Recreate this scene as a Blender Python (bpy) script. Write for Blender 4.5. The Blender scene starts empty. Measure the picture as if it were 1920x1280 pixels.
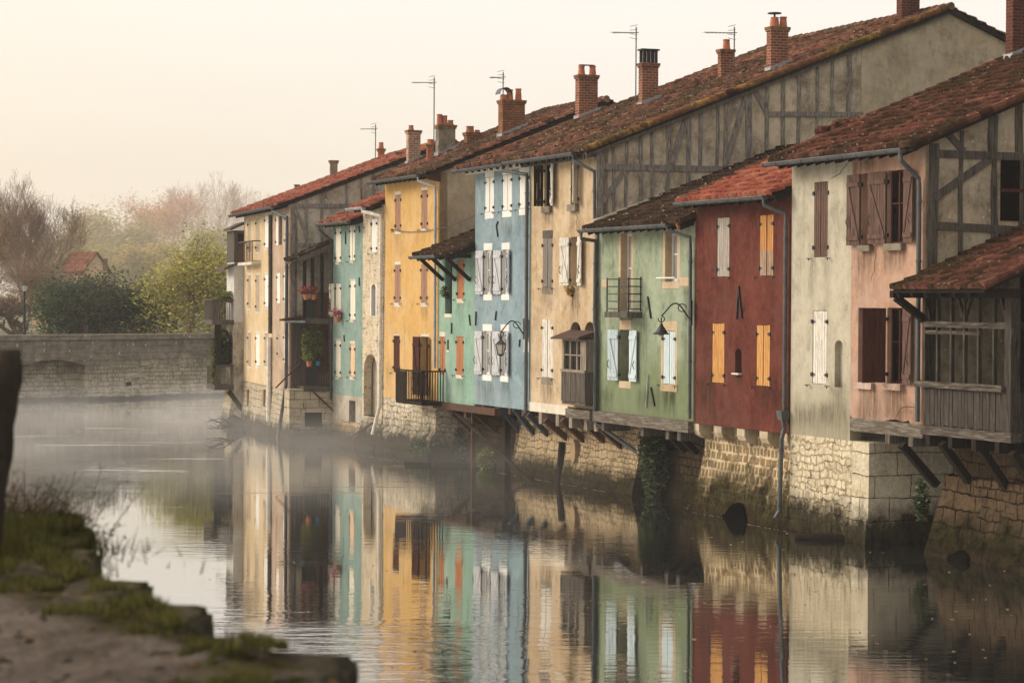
import bpy, math, random
import numpy as np
from mathutils import Vector, Matrix
from mathutils.geometry import tessellate_polygon

scene = bpy.context.scene
COL = scene.collection

# ------------------------------------------------------------------ camera
FPX, CAM_H, PITCH, ROLL = 4400.0, 5.5, math.atan(77 / 4400.0), 0.005      # focal length in photo pixels (1920 wide), eye height over the water
cam_d = bpy.data.cameras.new('camera'); cam = bpy.data.objects.new('camera', cam_d); COL.objects.link(cam)
cam_d.sensor_fit = 'HORIZONTAL'; cam_d.sensor_width = 36.0; cam_d.lens = FPX / 1920 * 36.0
cam_d.clip_start = 0.5; cam_d.clip_end = 4000
cam.matrix_world = Matrix.Translation((0, 0, CAM_H)) @ Matrix.Rotation(math.pi / 2 - PITCH, 4, 'X') @ Matrix.Rotation(ROLL, 4, 'Z')
cam_d.dof.use_dof = True; cam_d.dof.focus_distance = 66; cam_d.dof.aperture_fstop = 2.6
scene.camera = cam

# ------------------------------------------------------------------ sky, sun, exposure
SUN_EL, SUN_AZ = math.radians(30), math.radians(-74)     # azimuth measured from +Y (view axis) to the right: the sun stands left over the river
w = bpy.data.worlds.new('World'); scene.world = w; w.use_nodes = True
wt = w.node_tree; wt.nodes.clear()
wo = wt.nodes.new('ShaderNodeOutputWorld')
sky = wt.nodes.new('ShaderNodeTexSky'); sky.sky_type = 'NISHITA'; sky.sun_disc = False
sky.sun_elevation = SUN_EL; sky.sun_rotation = SUN_AZ; sky.dust_density = 5; sky.air_density = 1.0; sky.altitude = 0
bg1 = wt.nodes.new('ShaderNodeBackground'); bg1.inputs[1].default_value = 0.03
wt.links.new(sky.outputs[0], bg1.inputs[0])
# the even veil of high fog in front of the blue: pale cream, a little warmer low over the left bank
tcw = wt.nodes.new('ShaderNodeTexCoord'); sx = wt.nodes.new('ShaderNodeSeparateXYZ'); wt.links.new(tcw.outputs['Generated'], sx.inputs[0])
mr = wt.nodes.new('ShaderNodeMapRange'); mr.inputs[1].default_value = -0.22; mr.inputs[2].default_value = 0.02
wt.links.new(sx.outputs[0], mr.inputs[0])
mixw = wt.nodes.new('ShaderNodeMix'); mixw.data_type = 'RGBA'
mixw.inputs[6].default_value = (0.855, 0.785, 0.70, 1); mixw.inputs[7].default_value = (0.845, 0.812, 0.775, 1)
wt.links.new(mr.outputs[0], mixw.inputs[0])
bg2 = wt.nodes.new('ShaderNodeBackground')
# the fog is brightest towards the hidden sun and dims to the far side of the sky
vd = wt.nodes.new('ShaderNodeVectorMath'); vd.operation = 'DOT_PRODUCT'; wt.links.new(tcw.outputs['Generated'], vd.inputs[0])
vd.inputs[1].default_value = (math.sin(SUN_AZ), math.cos(SUN_AZ), 0.25)
mr2 = wt.nodes.new('ShaderNodeMapRange'); mr2.interpolation_type = 'SMOOTHSTEP'
for i_, x_ in ((1, -0.75), (2, 0.1), (3, 0.25), (4, 0.645)): mr2.inputs[i_].default_value = x_
wt.links.new(vd.outputs['Value'], mr2.inputs[0]); wt.links.new(mr2.outputs[0], bg2.inputs[1])
nzw = wt.nodes.new('ShaderNodeTexNoise'); nzw.inputs['Scale'].default_value = 2.2; nzw.inputs['Detail'].default_value = 5; nzw.inputs['Roughness'].default_value = .55
mpw = wt.nodes.new('ShaderNodeMapping'); mpw.inputs[3].default_value = (1, 1, 3.0); wt.links.new(tcw.outputs['Generated'], mpw.inputs[0]); wt.links.new(mpw.outputs[0], nzw.inputs['Vector'])
mrn = wt.nodes.new('ShaderNodeMapRange'); mrn.inputs[1].default_value = .35; mrn.inputs[2].default_value = .65; mrn.inputs[3].default_value = 0; mrn.inputs[4].default_value = 1; wt.links.new(nzw.outputs[0], mrn.inputs[0])
mxn = wt.nodes.new('ShaderNodeMix'); mxn.data_type = 'RGBA'; mxn.blend_type = 'MULTIPLY'; mxn.inputs[7].default_value = (.93, .925, .92, 1); wt.links.new(mrn.outputs[0], mxn.inputs[0]); wt.links.new(mixw.outputs[2], mxn.inputs[6])
wt.links.new(mxn.outputs[2], bg2.inputs[0])
addw = wt.nodes.new('ShaderNodeAddShader'); wt.links.new(bg1.outputs[0], addw.inputs[0]); wt.links.new(bg2.outputs[0], addw.inputs[1])
wt.links.new(addw.outputs[0], wo.inputs[0])
sun_d = bpy.data.lights.new('sun', 'SUN'); sun = bpy.data.objects.new('sun', sun_d); COL.objects.link(sun)
sun_d.energy = 1.5; sun_d.angle = math.radians(28); sun_d.color = (1.0, 0.94, 0.86)
sdir = Vector((math.sin(SUN_AZ) * math.cos(SUN_EL), math.cos(SUN_AZ) * math.cos(SUN_EL), math.sin(SUN_EL)))
sun.rotation_euler = sdir.to_track_quat('Z', 'Y').to_euler()
scene.view_settings.view_transform = 'Standard'; scene.view_settings.look = 'None'
scene.view_settings.exposure = 0.85; scene.view_settings.gamma = 1.0
scene.cycles.max_bounces = 6; scene.cycles.diffuse_bounces = 3; scene.cycles.glossy_bounces = 3
scene.cycles.transmission_bounces = 3; scene.cycles.volume_bounces = 2; scene.cycles.transparent_max_bounces = 6
scene.cycles.use_denoising = True

# ------------------------------------------------------------------ survey: lines of sight of the photograph met with the real planes of the place
MROT = np.array((Matrix.Rotation(math.pi / 2 - PITCH, 3, 'X') @ Matrix.Rotation(ROLL, 3, 'Z')))
CAM = np.array([0, 0, CAM_H])
def ray(px, py): return MROT @ np.array([(px - 960) / FPX, -(py - 640) / FPX, -1.0])
def at_z(px, py, z):
    d = ray(px, py); return CAM + d * ((z - CAM_H) / d[2])
def at_y(px, py, y):
    d = ray(px, py); return CAM + d * (y / d[1])

class Frame:
    """s runs along the row of fronts towards the viewer, v away from the river, z up from the water."""
    def __init__(f, X, O):
        f.X = np.array([X[0], X[1], 0.0]); f.X /= np.linalg.norm(f.X); f.Y = np.array([-f.X[1], f.X[0], 0.0])
        f.O = np.array(O, float); f.c = f.loc(CAM)
    def loc(f, p):
        q = np.array(p) - f.O; return np.array([q @ f.X, q @ f.Y, q[2]])
    def r(f, px, py):
        d = ray(px, py); return np.array([d @ f.X, d @ f.Y, d[2]])
    def F(f, px, py, off=0.0):           # on the front plane v = -off
        d = f.r(px, py); p = f.c + d * ((-off - f.c[1]) / d[1]); return p[0], p[2]
    def G(f, px, py, s0):                # on the cross plane s = s0
        d = f.r(px, py); p = f.c + d * ((s0 - f.c[0]) / d[0]); return p[1], p[2]
    def R(f, px, py, z0, off, tan):      # on a roof plane z = z0 + (v+off)*tan
        d = f.r(px, py); t = (z0 + (f.c[1] + off) * tan - f.c[2]) / (d[2] - d[1] * tan); return f.c + d * t
    def mat(f, o):
        p = f.O + f.X * o[0] + f.Y * o[1]
        return Matrix(((f.X[0], f.Y[0], 0, p[0]), (f.X[1], f.Y[1], 0, p[1]), (0, 0, 1, o[2]), (0, 0, 0, 1)))
_d = -ray(-800, 554); ROW = Frame(_d[:2], at_z(1297, 957, 0))
_d = -ray(-300, 556); FAR = Frame(_d[:2], at_z(533, 822, 0))
WLD = Frame((1, 0), (0, 0, 0))

# ------------------------------------------------------------------ materials
SAT = 0.82
def lin(h, k=1.0):
    h = h.lstrip('#'); o = []
    for i in (0, 2, 4):
        c = int(h[i:i + 2], 16) / 255; o.append((c / 12.92 if c < .04045 else ((c + .055) / 1.055) ** 2.4) * k)
    y = .3 * o[0] + .59 * o[1] + .11 * o[2]
    return (*[y + (q - y) * SAT for q in o], 1.0)
class NT:
    def __init__(n, name):
        n.m = bpy.data.materials.new(name); n.m.use_nodes = True; n.t = n.m.node_tree; n.t.nodes.clear()
        n.out = n.t.nodes.new('ShaderNodeOutputMaterial')
    def nd(n, typ, ins=None, **pr):
        x = n.t.nodes.new(typ)
        for k, v in pr.items(): setattr(x, k, v)
        for k, v in (ins or {}).items():
            if isinstance(v, bpy.types.NodeSocket): n.t.links.new(v, x.inputs[k])
            else: x.inputs[k].default_value = v
        return x
    def obj(n): return n.nd('ShaderNodeTexCoord').outputs['Object']
    def map(n, vec, scale=(1, 1, 1), loc=(0, 0, 0)): return n.nd('ShaderNodeMapping', {0: vec, 1: loc, 3: scale}).outputs[0]
    def noise(n, vec, scale, detail=4, rough=.55, dist=0.0): return n.nd('ShaderNodeTexNoise', {'Vector': vec, 'Scale': scale, 'Detail': detail, 'Roughness': rough, 'Distortion': dist}).outputs[0]
    def mr(n, v, a, b, c=0.0, d=1.0): return n.nd('ShaderNodeMapRange', {0: v, 1: a, 2: b, 3: c, 4: d}).outputs[0]
    def mix(n, f, a, b, mode='MIX'):
        x = n.nd('ShaderNodeMix', data_type='RGBA', blend_type=mode)
        for i, v in ((0, f), (6, a), (7, b)):
            if isinstance(v, bpy.types.NodeSocket): n.t.links.new(v, x.inputs[i])
            else: x.inputs[i].default_value = v
        return x.outputs[2]
    def math(n, op, a, b=0.0, clamp=False): return n.nd('ShaderNodeMath', {0: a, 1: b}, operation=op, use_clamp=clamp).outputs[0]
    def bump(n, h, strength=.3, dist=.02, nrm=None):
        i = {'Height': h, 'Strength': strength, 'Distance': dist}
        if nrm is not None: i['Normal'] = nrm
        return n.nd('ShaderNodeBump', i).outputs[0]
    def bsdf(n, col, rough=.9, nrm=None, spec=.25, **k):
        i = {'Base Color': col, 'Roughness': rough, 'Specular IOR Level': spec}
        if nrm is not None: i['Normal'] = nrm
        i.update(k); b = n.nd('ShaderNodeBsdfPrincipled', i); n.t.links.new(b.outputs[0], n.out.inputs[0]); return n.m

def plain(name, col, rough=.8, spec=.3, var=.25, scale=6.0, metal=0.0):
    n = NT(name); o = n.obj(); f = n.noise(o, scale, 5)
    c = n.mix(n.mr(f, .3, .7), tuple(x * (1 - var) for x in col[:3]) + (1,), tuple(x * (1 + var) for x in col[:3]) + (1,))
    return n.bsdf(c, rough, n.bump(n.noise(o, scale * 6, 3), .15, .01), spec, Metallic=metal)

def plaster(name, col, dark, streak=.35, blot=.4, damp=None, dampcol=None, patch=None, spots=0.0, loc=(0, 0, 0), k=.86):
    n = NT(name); o = n.map(n.obj(), loc=loc); col = tuple(x * k for x in col[:3]) + (1,); dark = tuple(x * .9 * k for x in dark[:3]) + (1,)
    lite = tuple(min(1, x * 1.18 + .015) for x in col[:3]) + (1,)
    c = n.mix(n.mr(n.noise(o, .8, 8, .68, .5), .36, .66), col, n.mix(min(1, blot * 1.7), col, dark))
    st = n.noise(n.map(o, (1.5, 1.5, .3)), 1.2, 9, .72, .9)
    c = n.mix(n.math('MULTIPLY', n.mr(st, .5, .7), min(1, streak * 1.7)), c, dark)
    c = n.mix(n.mr(n.noise(n.map(o, (2, 2, 1.1), loc=(3, 1, 7)), 1.6, 8, .75, .6), .5, .72, 0, .6), c, lite)
    mot = n.noise(o, 6.0, 8, .75)
    c = n.mix(n.mr(mot, .4, .7, 0, .4), c, lite)
    c = n.mix(n.mr(n.noise(n.map(o, (1, 1, .75)), 2.2, 10, .82, .5), .53, .68, 0, min(.85, .35 + streak * .8)), c, tuple(x * .62 for x in dark[:3]) + (1,))
    lm_ = .3 * col[0] + .59 * col[1] + .11 * col[2]; fade = tuple(.62 * x * 1.12 + .38 * (lm_ * y) for x, y in zip(col[:3], (1.25, 1.15, 1.0))) + (1,)
    c = n.mix(n.mr(n.noise(n.map(o, loc=(11, 5, 2)), .55, 9, .74, .35), .47, .62, 0, .55), c, fade)
    c = n.mix(n.mr(n.noise(n.map(o, (1, 1, .55), loc=(4, 15, 9)), .75, 9, .76, .4), .53, .66, 0, .5), c, dark)
    if patch:
        c = n.mix(n.mr(n.noise(o, .9, 8, .7, .6), .58, .63, 0, .8), c, tuple(x * k for x in patch[:3]) + (1,))
    if damp:
        z = n.nd('ShaderNodeSeparateXYZ', {0: n.obj()}).outputs[2]
        f = n.mr(n.math('ADD', z, n.math('MULTIPLY', n.mr(n.noise(n.map(o, (1.4, 1.4, .35)), 1.5, 6, .65), .3, .7), damp[2])), damp[0], damp[1], 1, 0)
        c = n.mix(n.math('MULTIPLY', f, .75), c, dampcol)
    if spots:
        vo = n.nd('ShaderNodeTexVoronoi', {'Vector': o, 'Scale': 4.5}).outputs[0]
        c = n.mix(n.math('MULTIPLY', n.mr(vo, .07, .13, 1, 0), n.mr(n.noise(o, 1.1, 4), .46, .52)), c, lin('#d8c8a8', spots))
        c = n.mix(n.mr(n.noise(o, 2.6, 8, .75), .54, .68, 0, .75), c, dark)
        c = n.mix(n.mr(n.noise(o, .5, 7, .7, .8), .5, .66, 0, .6), c, lite)
    b = n.bump(n.noise(o, 28, 4, .7), .4, .012); b = n.bump(n.noise(o, 2.2, 5), .4, .035, b)
    return n.bsdf(c, 1.0, b, .0)

def stone(name, c1, c2, mortar, bw=.5, bh=.26, moss=None, ms=.018, dist=.05, mosscol=None, wet=True, contrast=.6, mix2=True, top=None):
    n = NT(name); o = n.obj(); x = n.nd('ShaderNodeSeparateXYZ', {0: o})
    u = n.math('ADD', x.outputs[0], x.outputs[1]); vec0 = n.nd('ShaderNodeCombineXYZ', {0: u, 1: x.outputs[2]}).outputs[0]
    def wobble(vec, sc, am):
        q = n.nd('ShaderNodeTexNoise', {'Vector': o, 'Scale': sc, 'Detail': 3}).outputs[1]
        q = n.nd('ShaderNodeVectorMath', {0: q, 1: (.5, .5, .5)}, operation='SUBTRACT').outputs[0]
        q = n.nd('ShaderNodeVectorMath', {0: q, 3: am}, operation='SCALE').outputs[0]
        return n.nd('ShaderNodeVectorMath', {0: vec, 1: q}).outputs[0]
    vec = wobble(wobble(vec0, 1.1, dist * 2.0), 6.0, dist * 1.1)
    def bricks(v, w_, h_, m_, off): return n.nd('ShaderNodeTexBrick', {'Vector': v, 'Color1': (0, 0, 0, 1), 'Color2': (1, 1, 1, 1), 'Mortar': (.5, .5, .5, 1), 'Scale': 1.0, 'Mortar Size': m_, 'Mortar Smooth': .35, 'Brick Width': w_, 'Row Height': h_}, offset=off, squash=1.6, squash_frequency=3).outputs
    b1 = bricks(vec, bw, bh, ms, .42); val, mor = b1[0], b1[1]
    if mix2:
        b2 = bricks(n.map(vec, loc=(.37, .13, 0)), bw * .55, bh * .62, ms * .85, .57); f2 = n.mr(n.noise(o, .55, 2), .47, .5)
        val = n.mix(f2, b1[0], b2[0]); mor = n.nd('ShaderNodeMix', {0: f2, 2: b1[1], 3: b2[1]}).outputs[0]
    ch = n.mr(n.noise(o, 1.3, 3), .3, .7)
    c = n.mix(val, c1, c2); c = n.mix(n.math('MULTIPLY', ch, .5), c, n.mix(val, tuple(q * .7 for q in c2[:3]) + (1,), tuple(min(1, q * 1.15) for q in c1[:3]) + (1,)))
    c = n.mix(n.mr(n.noise(o, 1.6, 8, .7), .42, .68, 0, contrast), c, tuple(q * .5 for q in c2[:3]) + (1,))
    c = n.mix(n.mr(n.noise(o, 10, 6, .75), .45, .72, 0, .55), c, tuple(min(1, q * 1.3) for q in c1[:3]) + (1,))
    c = n.mix(n.math('MULTIPLY', mor, n.mr(n.noise(o, 2.3, 5), .3, .55, .45, 1.0)), c, n.mix(n.mr(n.noise(o, 3.1, 4), .5, .62), mortar, tuple(q * .25 for q in mortar[:3]) + (1,)))
    c = n.mix(n.mr(n.noise(n.map(o, (2.5, 2.5, .3)), 1.7, 7, .7), .58, .72, 0, .6), c, tuple(q * .4 for q in c2[:3]) + (1,))
    if moss:
        mc = mosscol or lin('#2b2811')
        zz = n.math('ADD', x.outputs[2], n.math('MULTIPLY', n.mr(n.noise(n.map(o, (.8, .8, .7)), 1.6, 8, .74), .3, .7), moss * .8))
        c = n.mix(n.mr(zz, moss * .95, moss * 1.55, .95, 0), c, n.mix(n.mr(n.noise(o, 4, 6, .7), .42, .6), mc, lin('#15100a')))
        if wet: c = n.mix(n.mr(zz, moss * .4, moss * .75, .85, 0), c, n.mix(n.mr(n.noise(o, 3, 6, .7), .4, .65), lin('#1d1710'), lin('#40341f')))
    if top:
        zt_ = n.math('ADD', x.outputs[2], n.math('MULTIPLY', n.mr(n.noise(n.map(o, (.3, .3, .12)), 2.0, 8, .75), .3, .7), -1.5))
        c = n.mix(n.mr(zt_, top - .5, top + .25, 0, .88), c, n.mix(n.mr(n.noise(o, 1.5, 7, .75), .4, .62), lin('#6a5f50'), lin('#968870')))
        vo = n.nd('ShaderNodeTexVoronoi', {'Vector': n.map(o, (1, 1, .6)), 'Scale': 2.6}).outputs[0]
        c = n.mix(n.math('MULTIPLY', n.mr(vo, .1, .16, 1, 0), n.mr(zt_, top - .3, top + .3, 0, .7)), c, lin('#d4c6ae'))
    h = n.math('ADD', n.math('MULTIPLY', mor, -1.0), n.math('MULTIPLY', n.noise(o, 7, 6, .7), 1.0))
    return n.bsdf(c, 1.0, n.bump(h, .85, .07), .0)

def wood(name, col, dark, worn=None, wornamt=.5, rough=.85, zsplit=None, axis=(9, 9, .7)):
    n = NT(name); o = n.obj(); g = n.noise(n.map(o, axis), 3.0, 6, .65, .3)
    c = n.mix(n.mr(g, .35, .68), col, dark)
    if worn: c = n.mix(n.mr(n.noise(n.map(o, (axis[0] * .6, axis[1] * .6, axis[2])), 4.0, 7, .72), 1 - wornamt - .02, 1 - wornamt + .08), c, worn)
    if zsplit:
        z = n.nd('ShaderNodeSeparateXYZ', {0: o}).outputs[2]
        f = n.mr(n.math('ADD', z, n.math('MULTIPLY', n.noise(n.map(o, (6, 6, .5)), 2.0, 4), .5)), zsplit[0] + .2, zsplit[0] + .32, 1, 0)
        c = n.mix(f, c, n.mix(n.mr(g, .35, .65), zsplit[1], dark))
    return n.bsdf(c, rough, n.bump(g, .35, .01), .04)

def tile_mat(name, a, b, c3, moss, lich, mossamt=.5, lichamt=.55, whites=.5, dk='#43291d'):
    n = NT(name); o = n.obj(); t = n.nd('ShaderNodeAttribute', attribute_name='tint').outputs[2]
    c = n.mix(n.mr(t, .0, .2), lin(dk), a); c = n.mix(n.mr(t, .2, .6), c, b); c = n.mix(n.mr(t, .65, 1.0), c, c3)
    c = n.mix(n.mr(n.noise(o, 7, 6, .75), .42, .7, 0, .6), c, lin('#2a1910'))
    big = n.noise(n.map(o, (1, .5, .5)), .55, 8, .72, .6)
    c = n.mix(n.mr(big, 1 - mossamt - .03, 1 - mossamt + .12, 0, .9), c, n.mix(n.mr(n.noise(o, 9, 5, .7), .38, .62), moss, lin('#2a2014')))
    c = n.mix(n.mr(n.noise(o, 1.9, 8, .75), 1 - lichamt, 1 - lichamt + .06, 0, .8), c, lich)
    if whites:
        vo = n.nd('ShaderNodeTexVoronoi', {'Vector': o, 'Scale': 5.0}).outputs[0]
        c = n.mix(n.math('MULTIPLY', n.mr(vo, .12, .17, 1, 0), n.mr(n.noise(o, 2.0, 3), .44, .5, 0, whites)), c, lin('#c2b49a'))
    return n.bsdf(c, 1.0, n.bump(n.noise(o, 20, 4, .7), .4, .012), .0)

def brick_mat(name, a, b, mortar, top=None):
    n = NT(name); o = n.obj(); x = n.nd('ShaderNodeSeparateXYZ', {0: o})
    u = n.math('ADD', x.outputs[0], x.outputs[1]); vec = n.nd('ShaderNodeCombineXYZ', {0: u, 1: x.outputs[2]}).outputs[0]
    br = n.nd('ShaderNodeTexBrick', {'Vector': vec, 'Color1': a, 'Color2': b, 'Mortar': mortar, 'Scale': 1.0, 'Mortar Size': .011, 'Brick Width': .23, 'Row Height': .085, 'Mortar Smooth': .2})
    c = n.mix(n.mr(n.noise(o, 2.2, 6, .7), .45, .75, 0, .6), br.outputs[0], lin('#3a2a20'))
    return n.bsdf(c, .9, n.bump(n.math('MULTIPLY', br.outputs[1], -1.0), .5, .015), .0)

def leafmat(name, a, b, c3=None):
    n = NT(name); t = n.nd('ShaderNodeAttribute', attribute_name='tint').outputs[2]
    c = n.mix(t, a, b)
    if c3: c = n.mix(n.mr(t, .75, 1), c, c3)
    d = n.nd('ShaderNodeBsdfDiffuse', {0: c}); tr = n.nd('ShaderNodeBsdfTranslucent', {0: c})
    mx = n.nd('ShaderNodeMixShader', {0: .3, 1: d.outputs[0], 2: tr.outputs[0]}); n.t.links.new(mx.outputs[0], n.out.inputs[0]); return n.m

def glass_mat(name, col):
    n = NT(name); o = n.obj()
    return n.bsdf(n.mix(n.noise(o, 2.0, 4), col, tuple(x * .6 for x in col[:3]) + (1,)), .25, n.bump(n.noise(o, 3, 2), .05, .02), .12)

M = {}
M['yellow'] = plaster('yellow_plaster', lin('#d6a54e'), lin('#b98a3a'), .3, .3)
M['blue'] = plaster('blue_plaster', lin('#8aa0a4'), lin('#647b83'), .35, .4, patch=lin('#8fa9a8'))
M['mint'] = plaster('mint_plaster', lin('#8cae96'), lin('#688b76'), .35, .35)
M['sage'] = plaster('grey_green_plaster', lin('#88a294'), lin('#667d70'), .4, .4)
M['green'] = plaster('old_green_plaster', lin('#a6b290'), lin('#717c58'), .6, .45, damp=(4.1, 5.2, 1.4), dampcol=lin('#667248'), k=0.74)
M['tan'] = plaster('ochre_plaster', lin('#cdb083'), lin('#a07e56'), .5, .45, patch=lin('#c9a271'))
M['red'] = plaster('oxblood_plaster', lin('#83402f'), lin('#55281f'), .45, .5, k=0.66)
M['cream'] = plaster('cream_plaster', lin('#d3c6a6'), lin('#9c927a'), .4, .35, damp=(3.1, 4.4, .9), dampcol=lin('#948a6c'), k=0.68)
M['pink'] = plaster('salmon_plaster', lin('#d6a583'), lin('#a67a5c'), .45, .4, k=0.66)
M['grey'] = plaster('grey_render', lin('#c6ae86'), lin('#64553f'), .5, .85, spots=1.0)
M['greyd'] = plaster('dark_render', lin('#d6c09a'), lin('#6f5f48'), .6, .85, spots=1.0, loc=(7, 3, 1))
M['buff'] = plaster('buff_render', lin('#c4ae88'), lin('#8f7d60'), .25, .4, spots=.7, loc=(3, 9, 4))
M['farrender'] = plaster('far_grey_render', lin('#cbbb9e'), lin('#6a5d4a'), .55, .8, spots=1.0, loc=(2, 5, 8))
M['white_wall'] = plaster('white_plaster', lin('#d8d2c6'), lin('#a9a498'), .3, .3)
M['faryellow'] = plaster('pale_yellow_plaster', lin('#d9ba86'), lin('#b3966a'), .3, .3)
M['fartan'] = plaster('crackled_beige_plaster', lin('#c4a585'), lin('#947a5e'), .35, .45, patch=lin('#b99778'))
M['rust_wall'] = plaster('rust_plaster', lin('#8f5a42'), lin('#6d4434'), .4, .4)
M['block'] = plaster('concrete_plaster', lin('#bcae97'), lin('#847a69'), .45, .45, damp=(.4, 1.6, .8), dampcol=lin('#6f6a4c'))
M['niche'] = plaster('old_mortar', lin('#b3a488'), lin('#857a63'), .4, .6, patch=lin('#c6b99e'))
M['rubble'] = stone('pale_rubble', lin('#d9c39d'), lin('#c4ab84'), lin('#dfcba8'), .38, .2, None, .03, .16)
M['stone_pale'] = stone('pale_limestone', lin('#d6c6a4'), lin('#b8a580'), lin('#a98f66'), .42, .24, 1.15, .02, .12)
M['stone_mid'] = stone('tan_limestone', lin('#b59c72'), lin('#927b58'), lin('#6a5636'), .44, .23, .7, .02, .13, contrast=.85)
M['stone_dark'] = stone('shaded_brown_limestone', lin('#5f4c34'), lin('#3a2d1e'), lin('#1f1810'), .5, .34, .9, .022, .1)  # brown stone with the deep shadow under the overhangs put into its colour
M['cobble'] = stone('river_cobbles', lin('#a08455'), lin('#6f5b3c'), lin('#c9b083'), .19, .23, 1.25, .045, .05, lin('#3a3516'), mix2=False)
M['stone_yellow'] = stone('blond_limestone', lin('#d8cbb0'), lin('#b7a483'), lin('#96835f'), .36, .25, 1.2, .024, .2, contrast=.85)
M['stone_far'] = stone('far_limestone', lin('#bdac8e'), lin('#a49475'), lin('#877a60'), .6, .33, .7, .018, .05)
M['stone_bridge'] = stone('quay_stone', lin('#cdbd9a'), lin('#a59577'), lin('#6a5f4b'), .75, .36, .22, .022, .09, contrast=1.0, top=1.15)
M['stone_quoin'] = stone('large_quoins', lin('#d6c8a8'), lin('#b5a17c'), lin('#6e5b3e'), .95, .52, .85, .014, .05, mix2=False)
M['stone_pier'] = stone('pier_limestone', lin('#dccdaa'), lin('#b8a27a'), lin('#a18a62'), .48, .27, .95, .026, .2, contrast=.8)
M['trim_pale'] = plaster('pale_trim', lin('#d9ccb0'), lin('#b0a288'), .25, .3)
M['trim_white'] = plaster('white_trim', lin('#e3ded2'), lin('#c7c0b2'), .2, .2)
M['corbel_stone'] = plaster('corbel_stone', lin('#c4ae86'), lin('#8a7654'), .5, .7)
M['trim_rose'] = plaster('rose_sill', lin('#c7a48c'), lin('#8d715f'), .4, .6)
M['trim_sand'] = plaster('sandstone_trim', lin('#c9ac82'), lin('#a0845c'), .35, .4)
M['trim_grey'] = plaster('weathered_sill', lin('#93856e'), lin('#5f5546'), .5, .6)
M['timber'] = wood('grey_oak', lin('#6c6254'), lin('#2f2922'))
M['timber_gable'] = wood('silvered_oak', lin('#9a8e7f'), lin('#4d453b'), axis=(6, 6, 1.2))
M['timber_dark'] = wood('dark_oak', lin('#352c24'), lin('#15110d'))
M['timber_gal'] = wood('shaded_dark_oak', lin('#50473c'), lin('#221c16'), lin('#6d6254'), .4)  # dark gallery oak, its tone lowered further to stand in for shadow
M['plank_shaded'] = wood('shaded_planks', lin('#544a41'), lin('#1f1a16'), lin('#756a5d'), .4, axis=(14, 14, .5))  # weathered planks with the gallery's shade put into the colour
M['beam_shaded'] = wood('shaded_beam', lin('#5d5347'), lin('#241e18'), lin('#7a6e5e'), .45, axis=(.7, 6, 6))  # weathered beam, likewise darkened in colour for the gallery's shade
M['beam'] = wood('weathered_beam', lin('#857a6a'), lin('#3d352b'), lin('#574c3e'), .5, axis=(.7, 6, 6))
M['timber_brown'] = wood('brown_oak', lin('#6a4c38'), lin('#33241b'))
M['timber_pale'] = wood('bleached_oak', lin('#9b8d78'), lin('#5b5040'))
M['timber_blue'] = wood('slate_painted_oak', lin('#4d565c'), lin('#2d3338'))
M['plank'] = wood('weathered_planks', lin('#6d6257'), lin('#2b251f'), axis=(14, 14, .5))
M['w_white'] = wood('white_shutter_paint', lin('#e4dfd3'), lin('#c9c3b6'))
M['w_cream'] = wood('cream_shutter_paint', lin('#e6dcc3'), lin('#cbbfa2'))
M['w_worn'] = wood('peeling_white_paint', lin('#ddd5c3'), lin('#b5ab98'), lin('#87786a'), .45)
M['w_grey'] = wood('bare_grey_wood', lin('#8d8175'), lin('#5e544a'))
M['w_silver'] = wood('silver_grey_wood', lin('#b3a898'), lin('#776b5d'))
M['w_blue'] = wood('pale_blue_paint', lin('#c3d0cf'), lin('#a2b2b3'), lin('#8b9496'), .36)
M['w_lilac'] = wood('lavender_grey_paint', lin('#c9c8c5'), lin('#9c9c9b'))
M['w_brown'] = wood('faded_brown_paint', lin('#735647'), lin('#45312a'))
M['w_rose'] = wood('rose_brown_paint', lin('#ab7e62'), lin('#85604b'))
M['w_maroon'] = wood('maroon_paint', lin('#5a3025'), lin('#371c15'))
M['w_orange'] = wood('honey_wood', lin('#d99a3e'), lin('#9c6722'))
M['w_two'] = wood('half_worn_honey_wood', lin('#cf8a35'), lin('#8a5a20'), zsplit=(6.75, lin('#a79a88')))
M['w_rust'] = wood('orange_brown_paint', lin('#c07a41'), lin('#8f5529'))
M['w_peach'] = wood('peach_paint', lin('#e0b78a'), lin('#c29a70'))
M['w_taupe'] = wood('taupe_paint', lin('#b8a387'), lin('#8f7c66'))
M['roof_old'] = tile_mat('old_clay_tiles', lin('#6f4330'), lin('#86513a'), lin('#9a6a4e'), lin('#5b5038'), lin('#86692e'), .53, .4, .7)
M['roof_near'] = tile_mat('mossy_clay_tiles', lin('#5e3426'), lin('#774431'), lin('#8d583f'), lin('#43341f'), lin('#735727'), .55, .38, .4)
M['roof_red'] = tile_mat('new_red_tiles', lin('#98492f'), lin('#aa583a'), lin('#b56946'), lin('#70402c'), lin('#b8762e'), .3, .27, .25, dk='#8a4230')
M['roof_dark'] = tile_mat('dark_mossy_tiles', lin('#50392a'), lin('#5f4534'), lin('#6c4c38'), lin('#352b1a'), lin('#5d5424'), .56, .38, .9)
M['roof_far'] = tile_mat('orange_clay_tiles', lin('#964e36'), lin('#a95c41'), lin('#b87152'), lin('#7a5a3c'), lin('#94703a'), .42, .36, .2, dk='#744030')
M['verge_moss'] = tile_mat('mossy_verge_tiles', lin('#7a4a30'), lin('#875030'), lin('#94602f'), lin('#7a611c'), lin('#a37a1c'), .53, .46, .3)
M['zinc'] = plain('zinc', lin('#505250'), .6, .4, .25, 4.0, .4)
M['zinc_pale'] = plain('pale_zinc', lin('#9a9c9c'), .5, .4, .2, 4.0, .3)
M['pipe_cream'] = plain('cream_pipe_paint', lin('#cfc6b4'), .6)
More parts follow.
